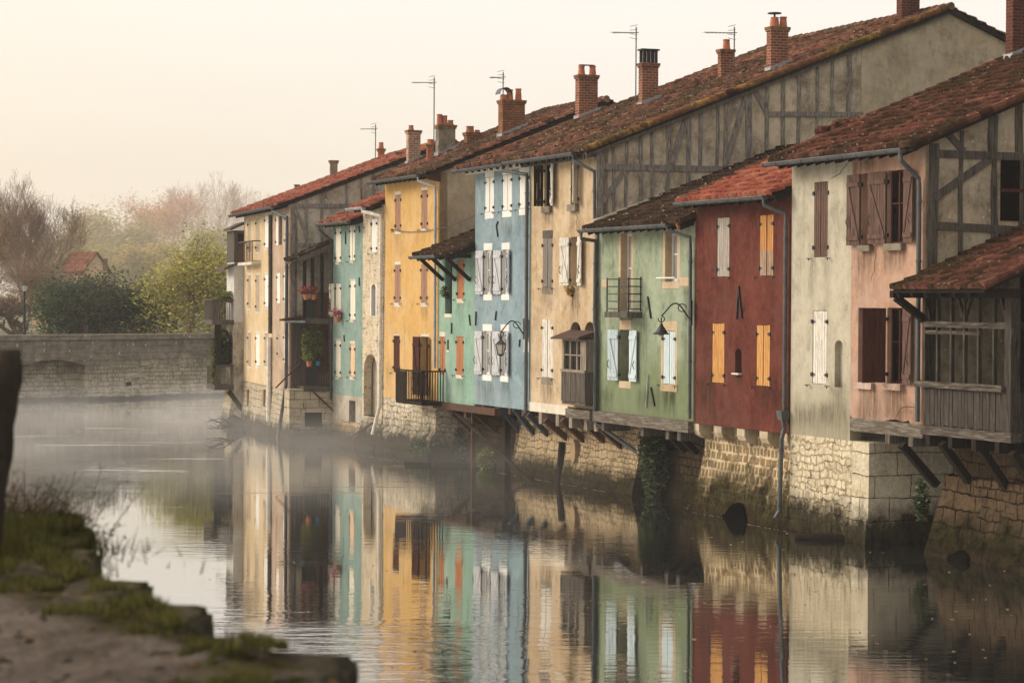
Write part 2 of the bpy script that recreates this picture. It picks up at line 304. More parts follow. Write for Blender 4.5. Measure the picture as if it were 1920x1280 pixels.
M['iron'] = plain('black_iron', lin('#1d1b1a'), .55, .4)
M['rust'] = plain('rusty_iron', lin('#4a2e22'), .8)
M['brick'] = brick_mat('red_brick', lin('#96512f'), lin('#7a3d26'), lin('#a38a6c'))
M['brick_dark'] = brick_mat('dark_brick', lin('#6d3624'), lin('#552a1e'), lin('#6b5647'))
M['brick_old'] = brick_mat('weathered_brick', lin('#a8683f'), lin('#8a5a35'), lin('#5a4634'))
M['brick_buff'] = brick_mat('buff_brick', lin('#b98a66'), lin('#94624a'), lin('#cbb699'))
M['chim_grey'] = plaster('lichened_render', lin('#a39478'), lin('#5f5644'), .4, .6, patch=lin('#a59c8a'))
M['cap'] = plain('lichened_cap', lin('#7a5a2b'), .9, .2, .5, 9)
M['pot'] = plain('terracotta', lin('#b5673c'), .85, .2, .25, 9)
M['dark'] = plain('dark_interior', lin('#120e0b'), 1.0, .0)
M['black_void'] = plain('black_void', lin('#0a0807'), 1.0, .0)
M['pane_dark'] = glass_mat('dark_glass', lin('#2b2521'))
M['pane_grey'] = glass_mat('grey_glass', lin('#a09a8e'))
M['pane_blue'] = glass_mat('blue_glass', lin('#3c719c'))
M['reveal_brown'] = plaster('brown_reveal', lin('#8a6440'), lin('#60442b'), .4, .5)
M['reveal_tan'] = plaster('tan_reveal', lin('#a3855c'), lin('#7d6343'), .3, .5)
M['interior'] = plaster('shaded_interior_plaster', lin('#31291f'), lin('#1c1610'), .4, .5)  # shade of the spaces behind gallery and loggia painted into the wall colour
M['lampglass'] = glass_mat('frosted_lamp_glass', lin('#d9d0bb'))
M['ivy'] = leafmat('ivy_leaf', lin('#2b3a22'), lin('#5b6b3f'), lin('#84865a'))
M['geranium'] = leafmat('red_flower', lin('#a3242e'), lin('#d4545a'))
M['pink_flower'] = leafmat('pink_flower', lin('#9c2b56'), lin('#c9587e'))
M['yellow_flower'] = leafmat('yellow_flower', lin('#7a6a20'), lin('#d6a12b'))
M['hang'] = leafmat('trailing_leaf', lin('#4c5a2a'), lin('#8f9145'))
M['blue_plastic'] = plain('blue_plastic', lin('#2f6ea0'), .5)

# ------------------------------------------------------------------ mesh builder
ORG = {}
class MB:
    def __init__(b): b.v = []; b.f = []; b.t = []; b.cur = 0.5
    def add(b, vs, fs):
        n = len(b.v); b.v.extend(vs); b.f.extend(tuple(i + n for i in f) for f in fs); b.t.extend([b.cur] * len(fs)); return b
    def hexa(b, p):
        return b.add([tuple(q) for q in p], [(0, 3, 2, 1), (4, 5, 6, 7), (0, 1, 5, 4), (1, 2, 6, 5), (2, 3, 7, 6), (3, 0, 4, 7)])
    def box(b, s0, s1, v0, v1, z0, z1):
        return b.hexa([(s0, v0, z0), (s1, v0, z0), (s1, v1, z0), (s0, v1, z0), (s0, v0, z1), (s1, v0, z1), (s1, v1, z1), (s0, v1, z1)])
    def beam(b, p, q, w, h=None, up=(0, 0, 1)):
        h = h or w; p = np.array(p, float); q = np.array(q, float); d = q - p; d /= np.linalg.norm(d)
        u = np.array(up, float); a = np.cross(d, u)
        if np.linalg.norm(a) < 1e-4: a = np.cross(d, np.array([1.0, 0, 0]))
        a /= np.linalg.norm(a); c = np.cross(a, d); a *= w / 2; c *= h / 2
        return b.hexa([p - a - c, p + a - c, p + a + c, p - a + c, q - a - c, q + a - c, q + a + c, q - a + c])
    def tube(b, pts, r, n=8, cap=True):
        pts = [np.array(p, float) for p in pts]; m = len(pts); rs = r if isinstance(r, (list, tuple)) else [r] * m
        ref = None; vs = []
        for i in range(m):
            d = pts[min(i + 1, m - 1)] - pts[max(i - 1, 0)]; d /= (np.linalg.norm(d) + 1e-9)
            if ref is None: ref = np.array([1.0, 0, 0]) if abs(d[0]) < .8 else np.array([0, 0, 1.0])
            a = np.cross(d, ref); a /= (np.linalg.norm(a) + 1e-9); c = np.cross(a, d); ref = np.cross(c, a) if False else ref
            for k in range(n):
                t = 2 * math.pi * k / n; vs.append(tuple(pts[i] + rs[i] * (a * math.cos(t) + c * math.sin(t))))
        fs = [(i * n + k, i * n + (k + 1) % n, (i + 1) * n + (k + 1) % n, (i + 1) * n + k) for i in range(m - 1) for k in range(n)]
        if cap: fs += [tuple(range(n - 1, -1, -1)), tuple(range((m - 1) * n, m * n))]
        return b.add(vs, fs)
    def lathe(b, c, prof, n=12):
        vs = []; fs = []
        for r, z in prof:
            for k in range(n): vs.append((c[0] + r * math.cos(2 * math.pi * k / n), c[1] + r * math.sin(2 * math.pi * k / n), c[2] + z))
        for i in range(len(prof) - 1):
            for k in range(n): fs.append((i * n + k, i * n + (k + 1) % n, (i + 1) * n + (k + 1) % n, (i + 1) * n + k))
        fs += [tuple(range(n - 1, -1, -1)), tuple(range((len(prof) - 1) * n, len(prof) * n))]
        return b.add(vs, fs)
    def extr(b, prof, s0, s1):           # (v,z) outline swept along s
        n = len(prof); vs = [(s0, v, z) for v, z in prof] + [(s1, v, z) for v, z in prof]
        return b.add(vs, [(i, (i + 1) % n, n + (i + 1) % n, n + i) for i in range(n)] + [tuple(range(n - 1, -1, -1)), tuple(range(n, 2 * n))])
    def sheet(b, outer, holes, put, depth):  # flat outline with openings, with thickness; put(a,b,d) -> point, d = depth behind the face
        loops = [outer] + holes
        tris = tessellate_polygon([[Vector((x, y, 0)) for x, y in lp] for lp in loops])
        flat = [q for lp in loops for q in lp]
        b.add([put(x, y, 0) for x, y in flat], [tuple(t) for t in tris])
        b.add([put(x, y, depth) for x, y in flat], [tuple(t) for t in tris])
        for lp in loops:
            n = len(lp); b.add([put(x, y, 0) for x, y in lp] + [put(x, y, depth) for x, y in lp], [(i, (i + 1) % n, n + (i + 1) % n, n + i) for i in range(n)])
        return b
    def leaves(b, pts, size, rng, flat=.0):
        for p in pts:
            b.cur = rng.random(); a = rng.uniform(0, 6.28); e = rng.uniform(-1.2, 1.2); sz = size * rng.uniform(.6, 1.3)
            u = np.array([math.cos(a), math.sin(a), rng.uniform(-.5, .5)]); w_ = np.array([-math.sin(a) * math.cos(e), math.cos(a) * math.cos(e), math.sin(e)])
            p = np.array(p)
            b.add([tuple(p - u * sz), tuple(p + w_ * sz * .55), tuple(p + u * sz), tuple(p - w_ * sz * .55)], [(0, 1, 2, 3)])
        return b
    def build(b, name, m, parent=None, frame=None, org=(0, 0, 0), smooth=False, tint=False):
        if parent is not None: frame, org = ORG[parent.name]
        me = bpy.data.meshes.new(name); A = np.array(b.v, float) - np.array(org, float)
        me.from_pydata(A.tolist(), [], b.f); me.materials.append(M[m] if isinstance(m, str) else m)
        if smooth: me.polygons.foreach_set('use_smooth', [True] * len(me.polygons))
        if tint:
            at = me.attributes.new('tint', 'FLOAT', 'FACE'); at.data.foreach_set('value', b.t)
        o = bpy.data.objects.new(name, me); COL.objects.link(o); ORG[o.name] = (frame, org)
        if parent is not None: o.parent = parent
        else: o.matrix_world = frame.mat(org)
        return o
def tag(o, label=None, cat=None, group=None, kind=None):
    for k, v in (('label', label), ('category', cat), ('group', group), ('kind', kind)):
        if v: o[k] = v
    return o
def root(name, frame, org, label, cat, group=None):
    o = bpy.data.objects.new(name, None); COL.objects.link(o); o.matrix_world = frame.mat(org); o.empty_display_size = .3
    ORG[o.name] = (frame, org); return tag(o, label, cat, group)

# ------------------------------------------------------------------ roofs
def tiles(mb, s0, s1, t0, t1, place, rng, w=.25, course=.37, rad=.075):
    """clay tiles laid in courses; place(s, t, n): t up the slope, n off the slope"""
    nc = max(1, round((s1 - s0) / w)); w = (s1 - s0) / nc; nr = max(1, int(math.ceil((t1 - t0) / course)))
    fr = (0.0, .16, .40, .64, .82, 1.0); hz = (0, rad * .75, rad, rad * .75, 0, -.005)
    vs, fs, ts = [], [], []; base = len(mb.v)
    for j in range(nr):
        ta = t0 + j * course; tb = min(t1, ta + course + .05); rowt = rng.random() * .3
        for i in range(nc):
            k = len(vs) + base; jt = rng.uniform(-.018, .018); jh = rng.uniform(0, .028); sk = rng.uniform(-.012, .012); tint = min(1, max(0, rng.gauss(.45, .36) + rowt - .15))
            for lvl in range(3):
                for q in range(6):
                    s = s0 + (i + fr[q]) * w
                    if lvl == 0: vs.append(place(s + sk, ta + jt, .012))
                    elif lvl == 1: vs.append(place(s + sk, ta + jt, hz[q] + .05 + jh))
                    else: vs.append(place(s - sk, tb, hz[q] + jh * .4))
            for q in range(5):
                fs.append((k + q, k + q + 1, k + 7 + q, k + 6 + q)); fs.append((k + 6 + q, k + 7 + q, k + 13 + q, k + 12 + q)); ts += [tint, tint]
    mb.v.extend(vs); mb.f.extend(fs); mb.t.extend(ts)

class House:
    def __init__(h, name, label, cat, frame, xl, xr, yref=550, off=0.0, group='old houses in the row along the river'):
        h.f = frame; h.off = off; h.s0 = frame.F(xl, yref, off)[0]; h.s1 = frame.F(xr, yref, off)[0]
        h.root = root(name, frame, ((h.s0 + h.s1) / 2, 0, 0), label, cat, group); h.holes = []
    def F(h, x, y, off=None): return h.f.F(x, y, h.off if off is None else off)
    def b(h, mb, name, m, parent=None, **k): return mb.build(name, m, parent or h.root, **k)
    def roof(h, eave_px, eoff, tan, depth, m, verge=None, seed=1, s0=None, s1=None, back=None, left_over=.0, right_over=.1, thick=.14, ridge=True, wall_s=None):
        s0 = h.s0 if s0 is None else s0; s1 = h.s1 if s1 is None else s1
        z0 = h.f.F(eave_px[0], eave_px[1], eoff)[1]; h.z0, h.eoff, h.tan = z0, eoff, tan
        a0, a1 = s0 - left_over, s1 + right_over; cs = 1 / math.hypot(1, tan); nv, nz = -tan * cs, cs
        vr = -eoff + depth; zr = z0 + depth * tan; h.vr, h.zr = vr, zr
        dk = MB().extr([(-eoff, z0 - .02), (vr, zr - .02), (vr, zr - .02 - thick), (-eoff + .02, z0 - .02 - thick * .5)], a0 + .02, a1 - .02)
        if back: dk.extr([(vr, zr - .02), (vr + back, zr - .02 - back * tan), (vr + back, zr - .02 - thick - back * tan), (vr, zr - .02 - thick)], a0 + .02, a1 - .02)
        r = h.b(dk, 'roof', 'timber_dark'); h.roof_o = r
        rng = random.Random(seed); tb = MB()
        place = lambda s, t, n: (s, -eoff + t * cs + n * nv, z0 + t * tan * cs + n * nz)
        tiles(tb, a0, a1, -.06, depth / cs, place, rng)
        if back:
            pb = lambda s, t, n: (s, vr + back - t * cs - n * nv, zr - back * tan + t * tan * cs + n * nz)
            tiles(tb, a0, a1, 0, back / cs, pb, rng)
        h.b(tb, 'roof_tiles', m, r, tint=True)
        if ridge:
            rb = MB(); n = int((a1 - a0) / .38)
            for i in range(n):
                rb.cur = rng.random(); sA = a0 + (a1 - a0) * i / n; sB = a0 + (a1 - a0) * (i + 1.08) / n; hh = rng.uniform(0, .02)
                rb.tube([(sA, vr, zr + .02 + hh), (sB, vr, zr + .035 + hh)], [.11, .125], 8)
            h.b(rb, 'ridge_tiles', m, r, tint=True)
        if verge:
            vb = MB(); L = depth / cs; n = int(L / .36)
            for side in verge[1:]:
                for i in range(n):
                    vb.cur = rng.random(); t = L * i / n; t2 = L * (i + 1.1) / n; s = (a1 - .06) if side == 'R' else (a0 + .06)
                    vb.tube([place(s, t, .055), place(s, t2, .035)], [.105, .088], 8)
            h.b(vb, 'verge_tiles', verge[0], r, tint=True)
        return r
    def zroof(h, v): return h.z0 + (v + h.eoff) * h.tan - .16
    def gutter(h, m='zinc', s0=None, s1=None, drop=.03, dz=0.0):
        s0 = h.s0 - .12 if s0 is None else s0; s1 = h.s1 + .05 if s1 is None else s1; r = .085
        v = -h.eoff - .07; z = h.z0 - drop + dz; prof = []
        for k in range(9):
            t = math.pi + math.pi * k / 8; prof.append((v + r * math.cos(t), z + r * math.sin(t)))
        for k in range(8, -1, -1):
            t = math.pi + math.pi * k / 8; prof.append((v + (r - .012) * math.cos(t), z + (r - .012) * math.sin(t)))
        mb = MB().extr(prof, s0, s1); n = int((s1 - s0) / .55)
        for i in range(n + 1):
            s = s0 + (s1 - s0) * i / max(1, n)
            mb.extr([(v + (r + .012) * math.cos(math.pi + math.pi * k / 8), z + (r + .012) * math.sin(math.pi + math.pi * k / 8)) for k in range(9)], s - .012, s + .012)
        mb.tube([(s0, v - r, z), (s1, v - r, z)], .016, 6)
        h.gv, h.gz = v, z
        return h.b(mb, 'gutter', m)
    def pipe(h, pts, m='zinc', r=.05, name='downpipe'):
        mb = MB().tube(pts, r, 8)
        for p, q in zip(pts[:-1], pts[1:]):
            p, q = np.array(p), np.array(q); L = np.linalg.norm(q - p)
            if L > 1.2 and abs(q[2] - p[2]) > .8 * L:
                for k in range(int(L / 1.3) + 1):
                    c = p + (q - p) * (k * 1.3 + .3) / L; mb.tube([c + (0, 0, .03), c - (0, 0, .03)], r + .013, 8)
        return h.b(mb, name, m, smooth=False)
    def rafters(h, step=.5, m='timber_dark', depth=None):
        mb = MB(); s = h.s0 + .15; d = depth or h.eoff
        while s < h.s1:
            mb.beam((s, -h.eoff + .06, h.z0 - .13), (s, -h.eoff + d + .1, h.z0 - .13 + d * h.tan), .08, .11); s += step
        return h.b(mb, 'rafters', m)
    def front(h, m, zb, zt=None, outline=None, depth=.3, name='front_wall', s0=None, s1=None):
        s0 = h.s0 if s0 is None else s0; s1 = h.s1 if s1 is None else s1
        zt = h.zroof(-h.off) + .02 if zt is None else zt
        o = outline or [(s0, zb), (s1, zb), (s1, zt), (s0, zt)]
        return h.b(MB().sheet(o, h.holes, lambda a, c, d: (a, -h.off + d, c), depth), name, m)
    def gable(h, m, s, v0, v1, zb, zfun, t=.25, name='gable_wall', peak=None):
        o = [(v0, zb), (v1, zb), (v1, zfun(v1))] + ([peak] if peak else []) + [(v0, zfun(v0))]
        return h.b(MB().sheet(o, [], lambda a, c, d: (s - d, a, c), t), name, m)
    def plank_leaf(h, mb, hinge, d, n, width, z0, z1, planks=3, brace=False, th=.03):
        hx, hv = hinge
        for k in range(planks):
            a, c = width * k / planks, width * (k + 1) / planks - .012
            P = [(hx + d[0] * q + n[0] * e, hv + d[1] * q + n[1] * e) for e in (0, th) for q in (a, c)]
            dz = random.uniform(-.004, .004)
            mb.hexa([(*P[0], z0 + dz), (*P[1], z0 + dz), (*P[3], z0 + dz), (*P[2], z0 + dz), (*P[0], z1 + dz), (*P[1], z1 + dz), (*P[3], z1 + dz), (*P[2], z1 + dz)])
        if brace:
            zz = (z0 + (z1 - z0) * .1, z1 - (z1 - z0) * .14)
            for z in zz:
                P = [(hx + d[0] * q + n[0] * e, hv + d[1] * q + n[1] * e) for e in (th - .002, th + .025) for q in (.02, width - .03)]
                mb.hexa([(*P[0], z - .05), (*P[1], z - .05), (*P[3], z - .05), (*P[2], z - .05), (*P[0], z + .05), (*P[1], z + .05), (*P[3], z + .05), (*P[2], z + .05)])
            e = th + .01
            mb.beam((hx + d[0] * .05 + n[0] * e, hv + d[1] * .05 + n[1] * e, zz[0] + .05), (hx + d[0] * (width - .08) + n[0] * e, hv + d[1] * (width - .08) + n[1] * e, zz[1] - .05), .025, .055, up=(d[0], d[1], 0))
    def straps(h, sh, s, sgn, z0, z1, w, v):
        for z in (z0 + (z1 - z0) * .13, z0 + (z1 - z0) * .85):
            mb = MB(); mb.box(min(s, s + sgn * w * .32), max(s, s + sgn * w * .32), v - .012, v, z - .016, z + .016)
            mb.box(min(s - sgn * .06, s + sgn * .01), max(s - sgn * .06, s + sgn * .01), v - .03, v + .01, z - .045, z + .045); h.b(mb, 'hinge', 'iron', sh)
    def catch(h, mb, s, z):
        v = -h.off
        mb.box(s - .008, s + .008, v - .1, v + .02, z - .008, z + .008); mb.box(s - .06, s + .06, v - .11, v - .09, z - .01, z + .01); mb.box(s + .04, s + .06, v - .11, v - .09, z - .05, z + .01)
    def win(h, xl, yt, xr, yb, kind='closed', m='w_white', lint=0, sill=0, trim='trim_pale', surround=0, L=None, Rt=None, pane='pane_dark', frame=None, arch=False, depth=.2, reveal=None, straps=True, catches=True, leaves=2, sillout=.012, mR=None, lm=None, pad=.015):
        ym, xm = (yt + yb) / 2, (xl + xr) / 2; f = h.F
        sl, sr = f(xl, ym)[0], f(xr, ym)[0]; zt, zb = f(xm, yt)[1], f(xm, yb)[1]; v = -h.off; W = sr - sl
        hole = [(sl, zb), (sr, zb), (sr, zt), (sl, zt)]
        if arch:
            r = W / 2; hole = [(sl, zb), (sr, zb)] + [((sl + sr) / 2 + r * math.cos(t), zt - r * .8 + r * .8 * math.sin(t)) for t in [math.pi * k / 8 for k in range(9)]]
        h.holes.append(hole)
        win_o = None
        if kind == 'niche':
            mb = MB().box(sl - .04, sr + .04, v + depth, v + depth + .05, zb - .04, zt + .04); h.b(mb, 'niche_back', reveal or 'niche')
        elif kind == 'open':
            mb = MB(); e = .085 if frame == 'w_white' else .045; vv = v + depth
            mb.box(sl, sl + e, vv, vv + .05, zb, zt); mb.box(sr - e, sr, vv, vv + .05, zb, zt); mb.box(sl + e, sr - e, vv, vv + .05, zb, zb + e); mb.box(sl + e, sr - e, vv, vv + .05, zt - e, zt)
            if frame:
                mb.box((sl + sr) / 2 - .03, (sl + sr) / 2 + .03, vv - .01, vv + .05, zb + e, zt - e)
                zc = zb + (zt - zb) * .55; mb.box(sl + e, sr - e, vv + .002, vv + .045, zc - .02, zc + .02)
            win_o = h.b(mb, 'window', frame or 'timber_dark')
            h.b(MB().box(sl + .01, sr - .01, vv + .02, vv + .03, zb + .01, zt - .01), 'pane', pane, win_o)
        if kind == 'closed':
            lv = [(sl + .012, 1), (sr - .012, -1)] if leaves == 2 else [(sl + .012, 1)]
            wd = (W - .035) / leaves
            for i, (s, sg) in enumerate(lv):
                mb = MB(); h.plank_leaf(mb, (s, v + .035 + random.uniform(-.008, .008)), (sg, 0), (0, -1), wd, zb + .012, zt - .012, 3 if wd > .3 else 2)
                sh = h.b(mb, 'shutter', (mR if (mR and i) else m))
                if straps:
                    h.straps(sh, s, sg, zb, zt, wd, v - .002)
                    if catches: hb = MB(); h.catch(hb, s - sg * .14, zb - .03); h.b(hb, 'shutter_catch', 'iron', sh)
        for side, spec in (('L', L), ('R', Rt)):
            if not spec: continue
            a, wd = math.radians(spec[0]), spec[1]; sg = 1 if side == 'L' else -1; hs = sl if side == 'L' else sr
            d = (sg * math.cos(a), -math.sin(a)); nn = (sg * math.sin(a) * -1 * -1, 0)
            n = (-sg * d[1] * -1, sg * d[0] * -1) if False else (d[1] * sg, -d[0] * sg)
            if n[1] > 0 and spec[0] > 120: n = (-n[0], -n[1])
            mb = MB(); h.plank_leaf(mb, (hs - sg * .015, v - .035), d, n, wd, zb + .01 - (spec[2] if len(spec) > 2 else 0), zt - .01, 3, brace=True)
            sh = h.b(mb, 'shutter', spec[3] if len(spec) > 3 else m)
            for z in (zb + (zt - zb) * .12, zt - (zt - zb) * .15): h.b(MB().box(hs - .035, hs + .035, v - .05, v + .01, z - .04, z + .04), 'hinge', 'iron', sh)
            hb = MB()
            e = (hs + d[0] * (wd * .85) + n[0] * .05, v - .035 + d[1] * wd * .85 + n[1] * .05)
            zc = zb + (zt - zb) * .33; hb.tube([(e[0], e[1], zc - .12), (e[0] + n[0] * .05, e[1] + n[1] * .05, zc), (e[0], e[1], zc + .12)], .012, 5)
            h.b(hb, 'shutter_latch', 'iron', sh)
        k = (f(xm, ym)[1] - f(xm, ym + 10)[1]) / 10
        if surround:
            q = surround; sg = .004
            h.b(MB().box(sl - q, sl + .012, v - sg, v + depth - .005, zb, zt), 'window_jamb', trim); h.b(MB().box(sr - .012, sr + q, v - sg, v + depth - .005, zb, zt), 'window_jamb', trim)
        if lint:
            if arch: pass
            else: h.b(MB().box(sl - pad - surround, sr + pad + surround, v - .006, v + .1, zt + .001, zt + lint * k), 'lintel', lm or trim)
        if sill: h.b(MB().box(sl - pad - surround, sr + pad + surround, v - sillout, v + .15, zb - sill * k, zb - .001), 'window_sill', trim)
        return sl, sr, zb, zt
    def anchor(h, pts, r=.018, m='iron'):
        mb = MB()
        for a, c in pts:
            p, q = h.F(*a), h.F(*c); mb.beam((p[0], -h.off - .03, p[1]), (q[0], -h.off - .03, q[1]), r * 1.6, r * 2.2, up=(0, 1, 0))
        return h.b(mb, 'wall_anchor', m)
    def stains(h, mname, rects, col='#2f261b'):
        m = M[mname]; t = m.node_tree; bs = next(x for x in t.nodes if x.type == 'BSDF_PRINCIPLED'); n = NT.__new__(NT); n.m, n.t = m, t
        o = n.obj(); q = n.nd('ShaderNodeTexNoise', {'Vector': n.map(o, (1, 1, .5)), 'Scale': 2.6, 'Detail': 7, 'Roughness': .7}).outputs[1]
        q = n.nd('ShaderNodeSeparateXYZ', {0: q}).outputs; xyz = n.nd('ShaderNodeSeparateXYZ', {0: o}).outputs
        X = n.math('ADD', xyz[0], n.math('MULTIPLY', n.math('SUBTRACT', q[0], .5), .5)); Z = n.math('ADD', xyz[2], n.math('MULTIPLY', n.math('SUBTRACT', q[1], .5), 1.1))
        c = bs.inputs[0].links[0].from_socket; f2 = n.mr(n.noise(n.map(o, (5, 5, .6)), 1.5, 7, .7), .32, .62)
        for (x0, y0, x1, y1, k) in rects:
            ym = (y0 + y1) / 2; c0 = (h.s0 + h.s1) / 2; a, b = h.F(x0, ym)[0] - c0, h.F(x1, ym)[0] - c0; zt, zb = h.F((x0 + x1) / 2, y0)[1], h.F((x0 + x1) / 2, y1)[1]
            e = .12; f = n.math('MULTIPLY', n.math('MULTIPLY', n.mr(X, a - e, a + e), n.mr(X, b - e, b + e, 1, 0)), n.math('MULTIPLY', n.mr(Z, zb - .25, zb + (zt - zb) * .7), n.mr(Z, zt - .02, zt + .3, 1, 0)))
            c = n.mix(n.math('MULTIPLY', n.math('MULTIPLY', f, f2), k), c, lin(col))
        t.links.new(c, bs.inputs[0])
    def crack(h, pts, r=.006):
        mb = MB(); P = [h.F(*p) for p in pts]; Q = []
        for (a, b), (c, d) in zip(P[:-1], P[1:]):
            for k in range(4): Q.append((a + (c - a) * k / 4 + random.uniform(-.03, .03), -h.off - .001, b + (d - b) * k / 4))
        Q.append((P[-1][0], -h.off - .001, P[-1][1])); mb.tube(Q, [r] * (len(Q) - 2) + [r * .6, r * .3], 4); return h.b(mb, 'crack', 'black_void')
    def strut(h, mb, p, q, v0, v1, wd=.16):
        """bracket from the outer floor edge at photo point p (depth v0) down to the wall at q (depth v1)"""
        a = h.f.F(*p, -v0); c = h.f.F(*q, -v1); s = (a[0] + c[0]) / 2
        mb.beam((s, v0, a[1]), (s, v1, c[1]), wd, wd * 1.15, up=(1, 0, 0))
    def timbers(h, s, posts, beams, zfun, w=.16, m='timber_gable', proud=.035, zlow=None):
        """posts: (x px, y px of foot, width); beams: ((px,py),(px,py),width) on the gable plane s"""
        mb = MB(); G = h.f.G
        for x, yb, ww in posts:
            v, z = G(x, yb, s); v2 = v; zt = zfun(v) - .02
            rngv = random.uniform(-.03, .03)
            ww *= random.uniform(.55, .85); vm_ = v + random.uniform(-.05, .05); zm_ = (z + zt) / 2; mb.beam((s + proud / 2 - .06, v, z), (s + proud / 2 - .06, vm_, zm_), ww, .12 + proud, up=(1, 0, 0)); mb.beam((s + proud / 2 - .06, vm_, zm_), (s + proud / 2 - .0602, v + rngv, zt), ww * random.uniform(.85, 1.1), .12 + proud, up=(1, 0, 0))
        for p, q, ww in beams:
            a, c = G(*p, s), G(*q, s)
            mb.beam((s + proud / 2 - .052, a[0], a[1]), (s + proud / 2 - .052, c[0], c[1]), .125 + proud, ww, up=(0, -(c[1] - a[1]), c[0] - a[0]))
        return h.b(mb, 'timber_frame', m)
    def chimney(h, x0, x1, yt, yb, m='brick', pots=(), cap='cap', kind=None, tan=None, z0=None, eoff=None, flash=True, thick=.5):
        z0 = h.z0 if z0 is None else z0; eoff = h.eoff if eoff is None else eoff; tan = tan or h.tan
        P = h.f.R((x0 + x1) / 2, yb, z0, eoff, tan); dist = np.linalg.norm(P - h.f.c); px = dist / FPX
        dv = (x1 - x0) * px * .80; ds = dv * thick; s, v, z = P; zt = z + (yb - yt) * px
        mb = MB().box(s - ds / 2, s + ds / 2, v - dv / 2, v + dv / 2, z - .5, zt - .12)
        mb.box(s - ds / 2 - .03, s + ds / 2 + .03, v - dv / 2 - .03, v + dv / 2 + .03, zt - .12, zt - .06)
        c = h.b(mb, 'chimney', m)
        h.b(MB().box(s - ds / 2 - .05, s + ds / 2 + .05, v - dv / 2 - .05, v + dv / 2 + .05, zt - .06, zt + .02), 'chimney_cap', cap, c)
        if flash:
            fb = MB(); e = .02; hh = .2
            for sv in (1, -1):
                a = s + sv * (ds / 2 + e)
                fb.hexa([(a - .02, v - dv / 2 - .04, z - dv / 2 * tan), (a + .02, v - dv / 2 - .04, z - dv / 2 * tan), (a + .02, v + dv / 2 + .1, z + dv / 2 * tan + .04), (a - .02, v + dv / 2 + .1, z + dv / 2 * tan + .04),
                         (a - .02, v - dv / 2 - .04, z - dv / 2 * tan + hh), (a + .02, v - dv / 2 - .04, z - dv / 2 * tan + hh), (a + .02, v + dv / 2 + .1, z + dv / 2 * tan + .04 + hh), (a - .02, v + dv / 2 + .1, z + dv / 2 * tan + .04 + hh)])
            fb.box(s - ds / 2 - .04, s + ds / 2 + .04, v - dv / 2 - .035, v - dv / 2 - .015, z - dv / 2 * tan - .02, z - dv / 2 * tan + hh - .02)
            h.b(fb, 'flashing', 'zinc_pale', c)
        for fx, hp, rr, kd in pots:
            pv = v + (fx - .5) * dv
            if kd == 'pot': h.b(MB().lathe((s, pv, zt), [(rr * 1.15, 0), (rr * 1.1, .05), (rr, .06), (rr * .82, hp - .05), (rr * .95, hp - .04), (rr * .95, hp), (rr * .7, hp), (rr * .7, hp - .1)], 12), 'chimney_pot', 'pot', c)
            elif kd == 'hat':
                pb = MB().lathe((s, pv, zt), [(rr, 0), (rr * .8, hp * .7), (rr * .8, hp * .75)], 12); h.b(pb, 'chimney_pot', 'pot', c)
                h.b(MB().lathe((s, pv, zt), [(.03, hp * .75), (.03, hp), (rr * 1.4, hp), (rr * 1.4, hp + .03)], 12), 'chimney_cowl', 'iron', c)
            elif kd == 'cowl':
                pb = MB().lathe((s, pv, zt), [(rr, 0), (rr * .8, hp * .5)], 12); h.b(pb, 'chimney_pot', 'pot', c)
                cb = MB(); pr = [(pv + rr * 1.5 * math.cos(t), zt + hp * .55 + rr * 1.5 * math.sin(t)) for t in [math.pi * k / 8 for k in range(9)]]
                cb.extr(pr + [(a_, b_ - .02) for a_, b_ in reversed(pr)], s - rr * 1.6, s + rr * 1.6); h.b(cb, 'chimney_cowl', 'zinc', c)
            elif kd == 'bridge':
                h.b(MB().box(s - .08, s + .08, v - dv * .38, v + dv * .38, zt + hp, zt + hp + .03), 'chimney_cowl', 'iron', c)
            elif kd == 'cage':
                cb = MB(); a, e = ds * .42, dv * .38
                for i in range(4):
                    for sv in (-1, 1):
                        cb.box(s + sv * a - .03, s + sv * a + .03, v - e + 2 * e * i / 3 - .04, v - e + 2 * e * i / 3 + .04, zt, zt + hp)
                cb.box(s - a - .06, s + a + .06, v - e - .1, v + e + .1, zt + hp, zt + hp + .05); h.b(cb, 'chimney_cowl', 'iron', c)
        return c, (s, v, zt, dv, ds)

def lerp_px(a, c, t): return (a[0] + (c[0] - a[0]) * t, a[1] + (c[1] - a[1]) * t)
random.seed(4)
F = ROW.F
def wallprof(vt, zt, vf, deep=1.6, vmid=None):
    """section of a river wall: foot at vf on the water, top at vt"""
    return [(vf - .12, -1.2), (vf, 0.0), (vmid if vmid is not None else vf + (vt - vf) * .7, min(1.0, zt * .5)), (vt, zt), (vt + deep, zt), (vt + deep, -1.2)]

#  (fronts get their own stains and cracks below)
# ================================================================== gallery house (right edge)
g = House('gallery_house', 'dark timber house end with an open wooden gallery, right of the salmon front', 'house', ROW, 1735, 1898, 650)
zt_rail = F(1812, 724)[1]; zb_plank = F(1812, 802)[1]; z_floor = F(1812, 812)[1]; z_mid = F(1812, 609)[1]; z_plate = F(1735, 550)[1]
g.roof((1770, 541), .85, .41, 5.2, 'roof_near', verge=('roof_near', 'R'), seed=11, s0=g.s0 + .03, s1=g.s1, right_over=.25, left_over=0)
g.rafters(.55)
g.b(MB().beam((g.s0 - .1, -.02, z_plate), (g.s1 + .2, -.02, z_plate), .18, .2), 'wall_plate', 'timber_dark')
for x in (1736, 1760, 1786, 1811, 1837, 1866):
    s = F(x, 640)[0]; wd = .1 if x in (1736,) else .07
    g.b(MB().box(s - wd / 2, s + wd / 2, -.05, .03, zt_rail, z_plate - .1), 'gallery_post', 'timber_gal')
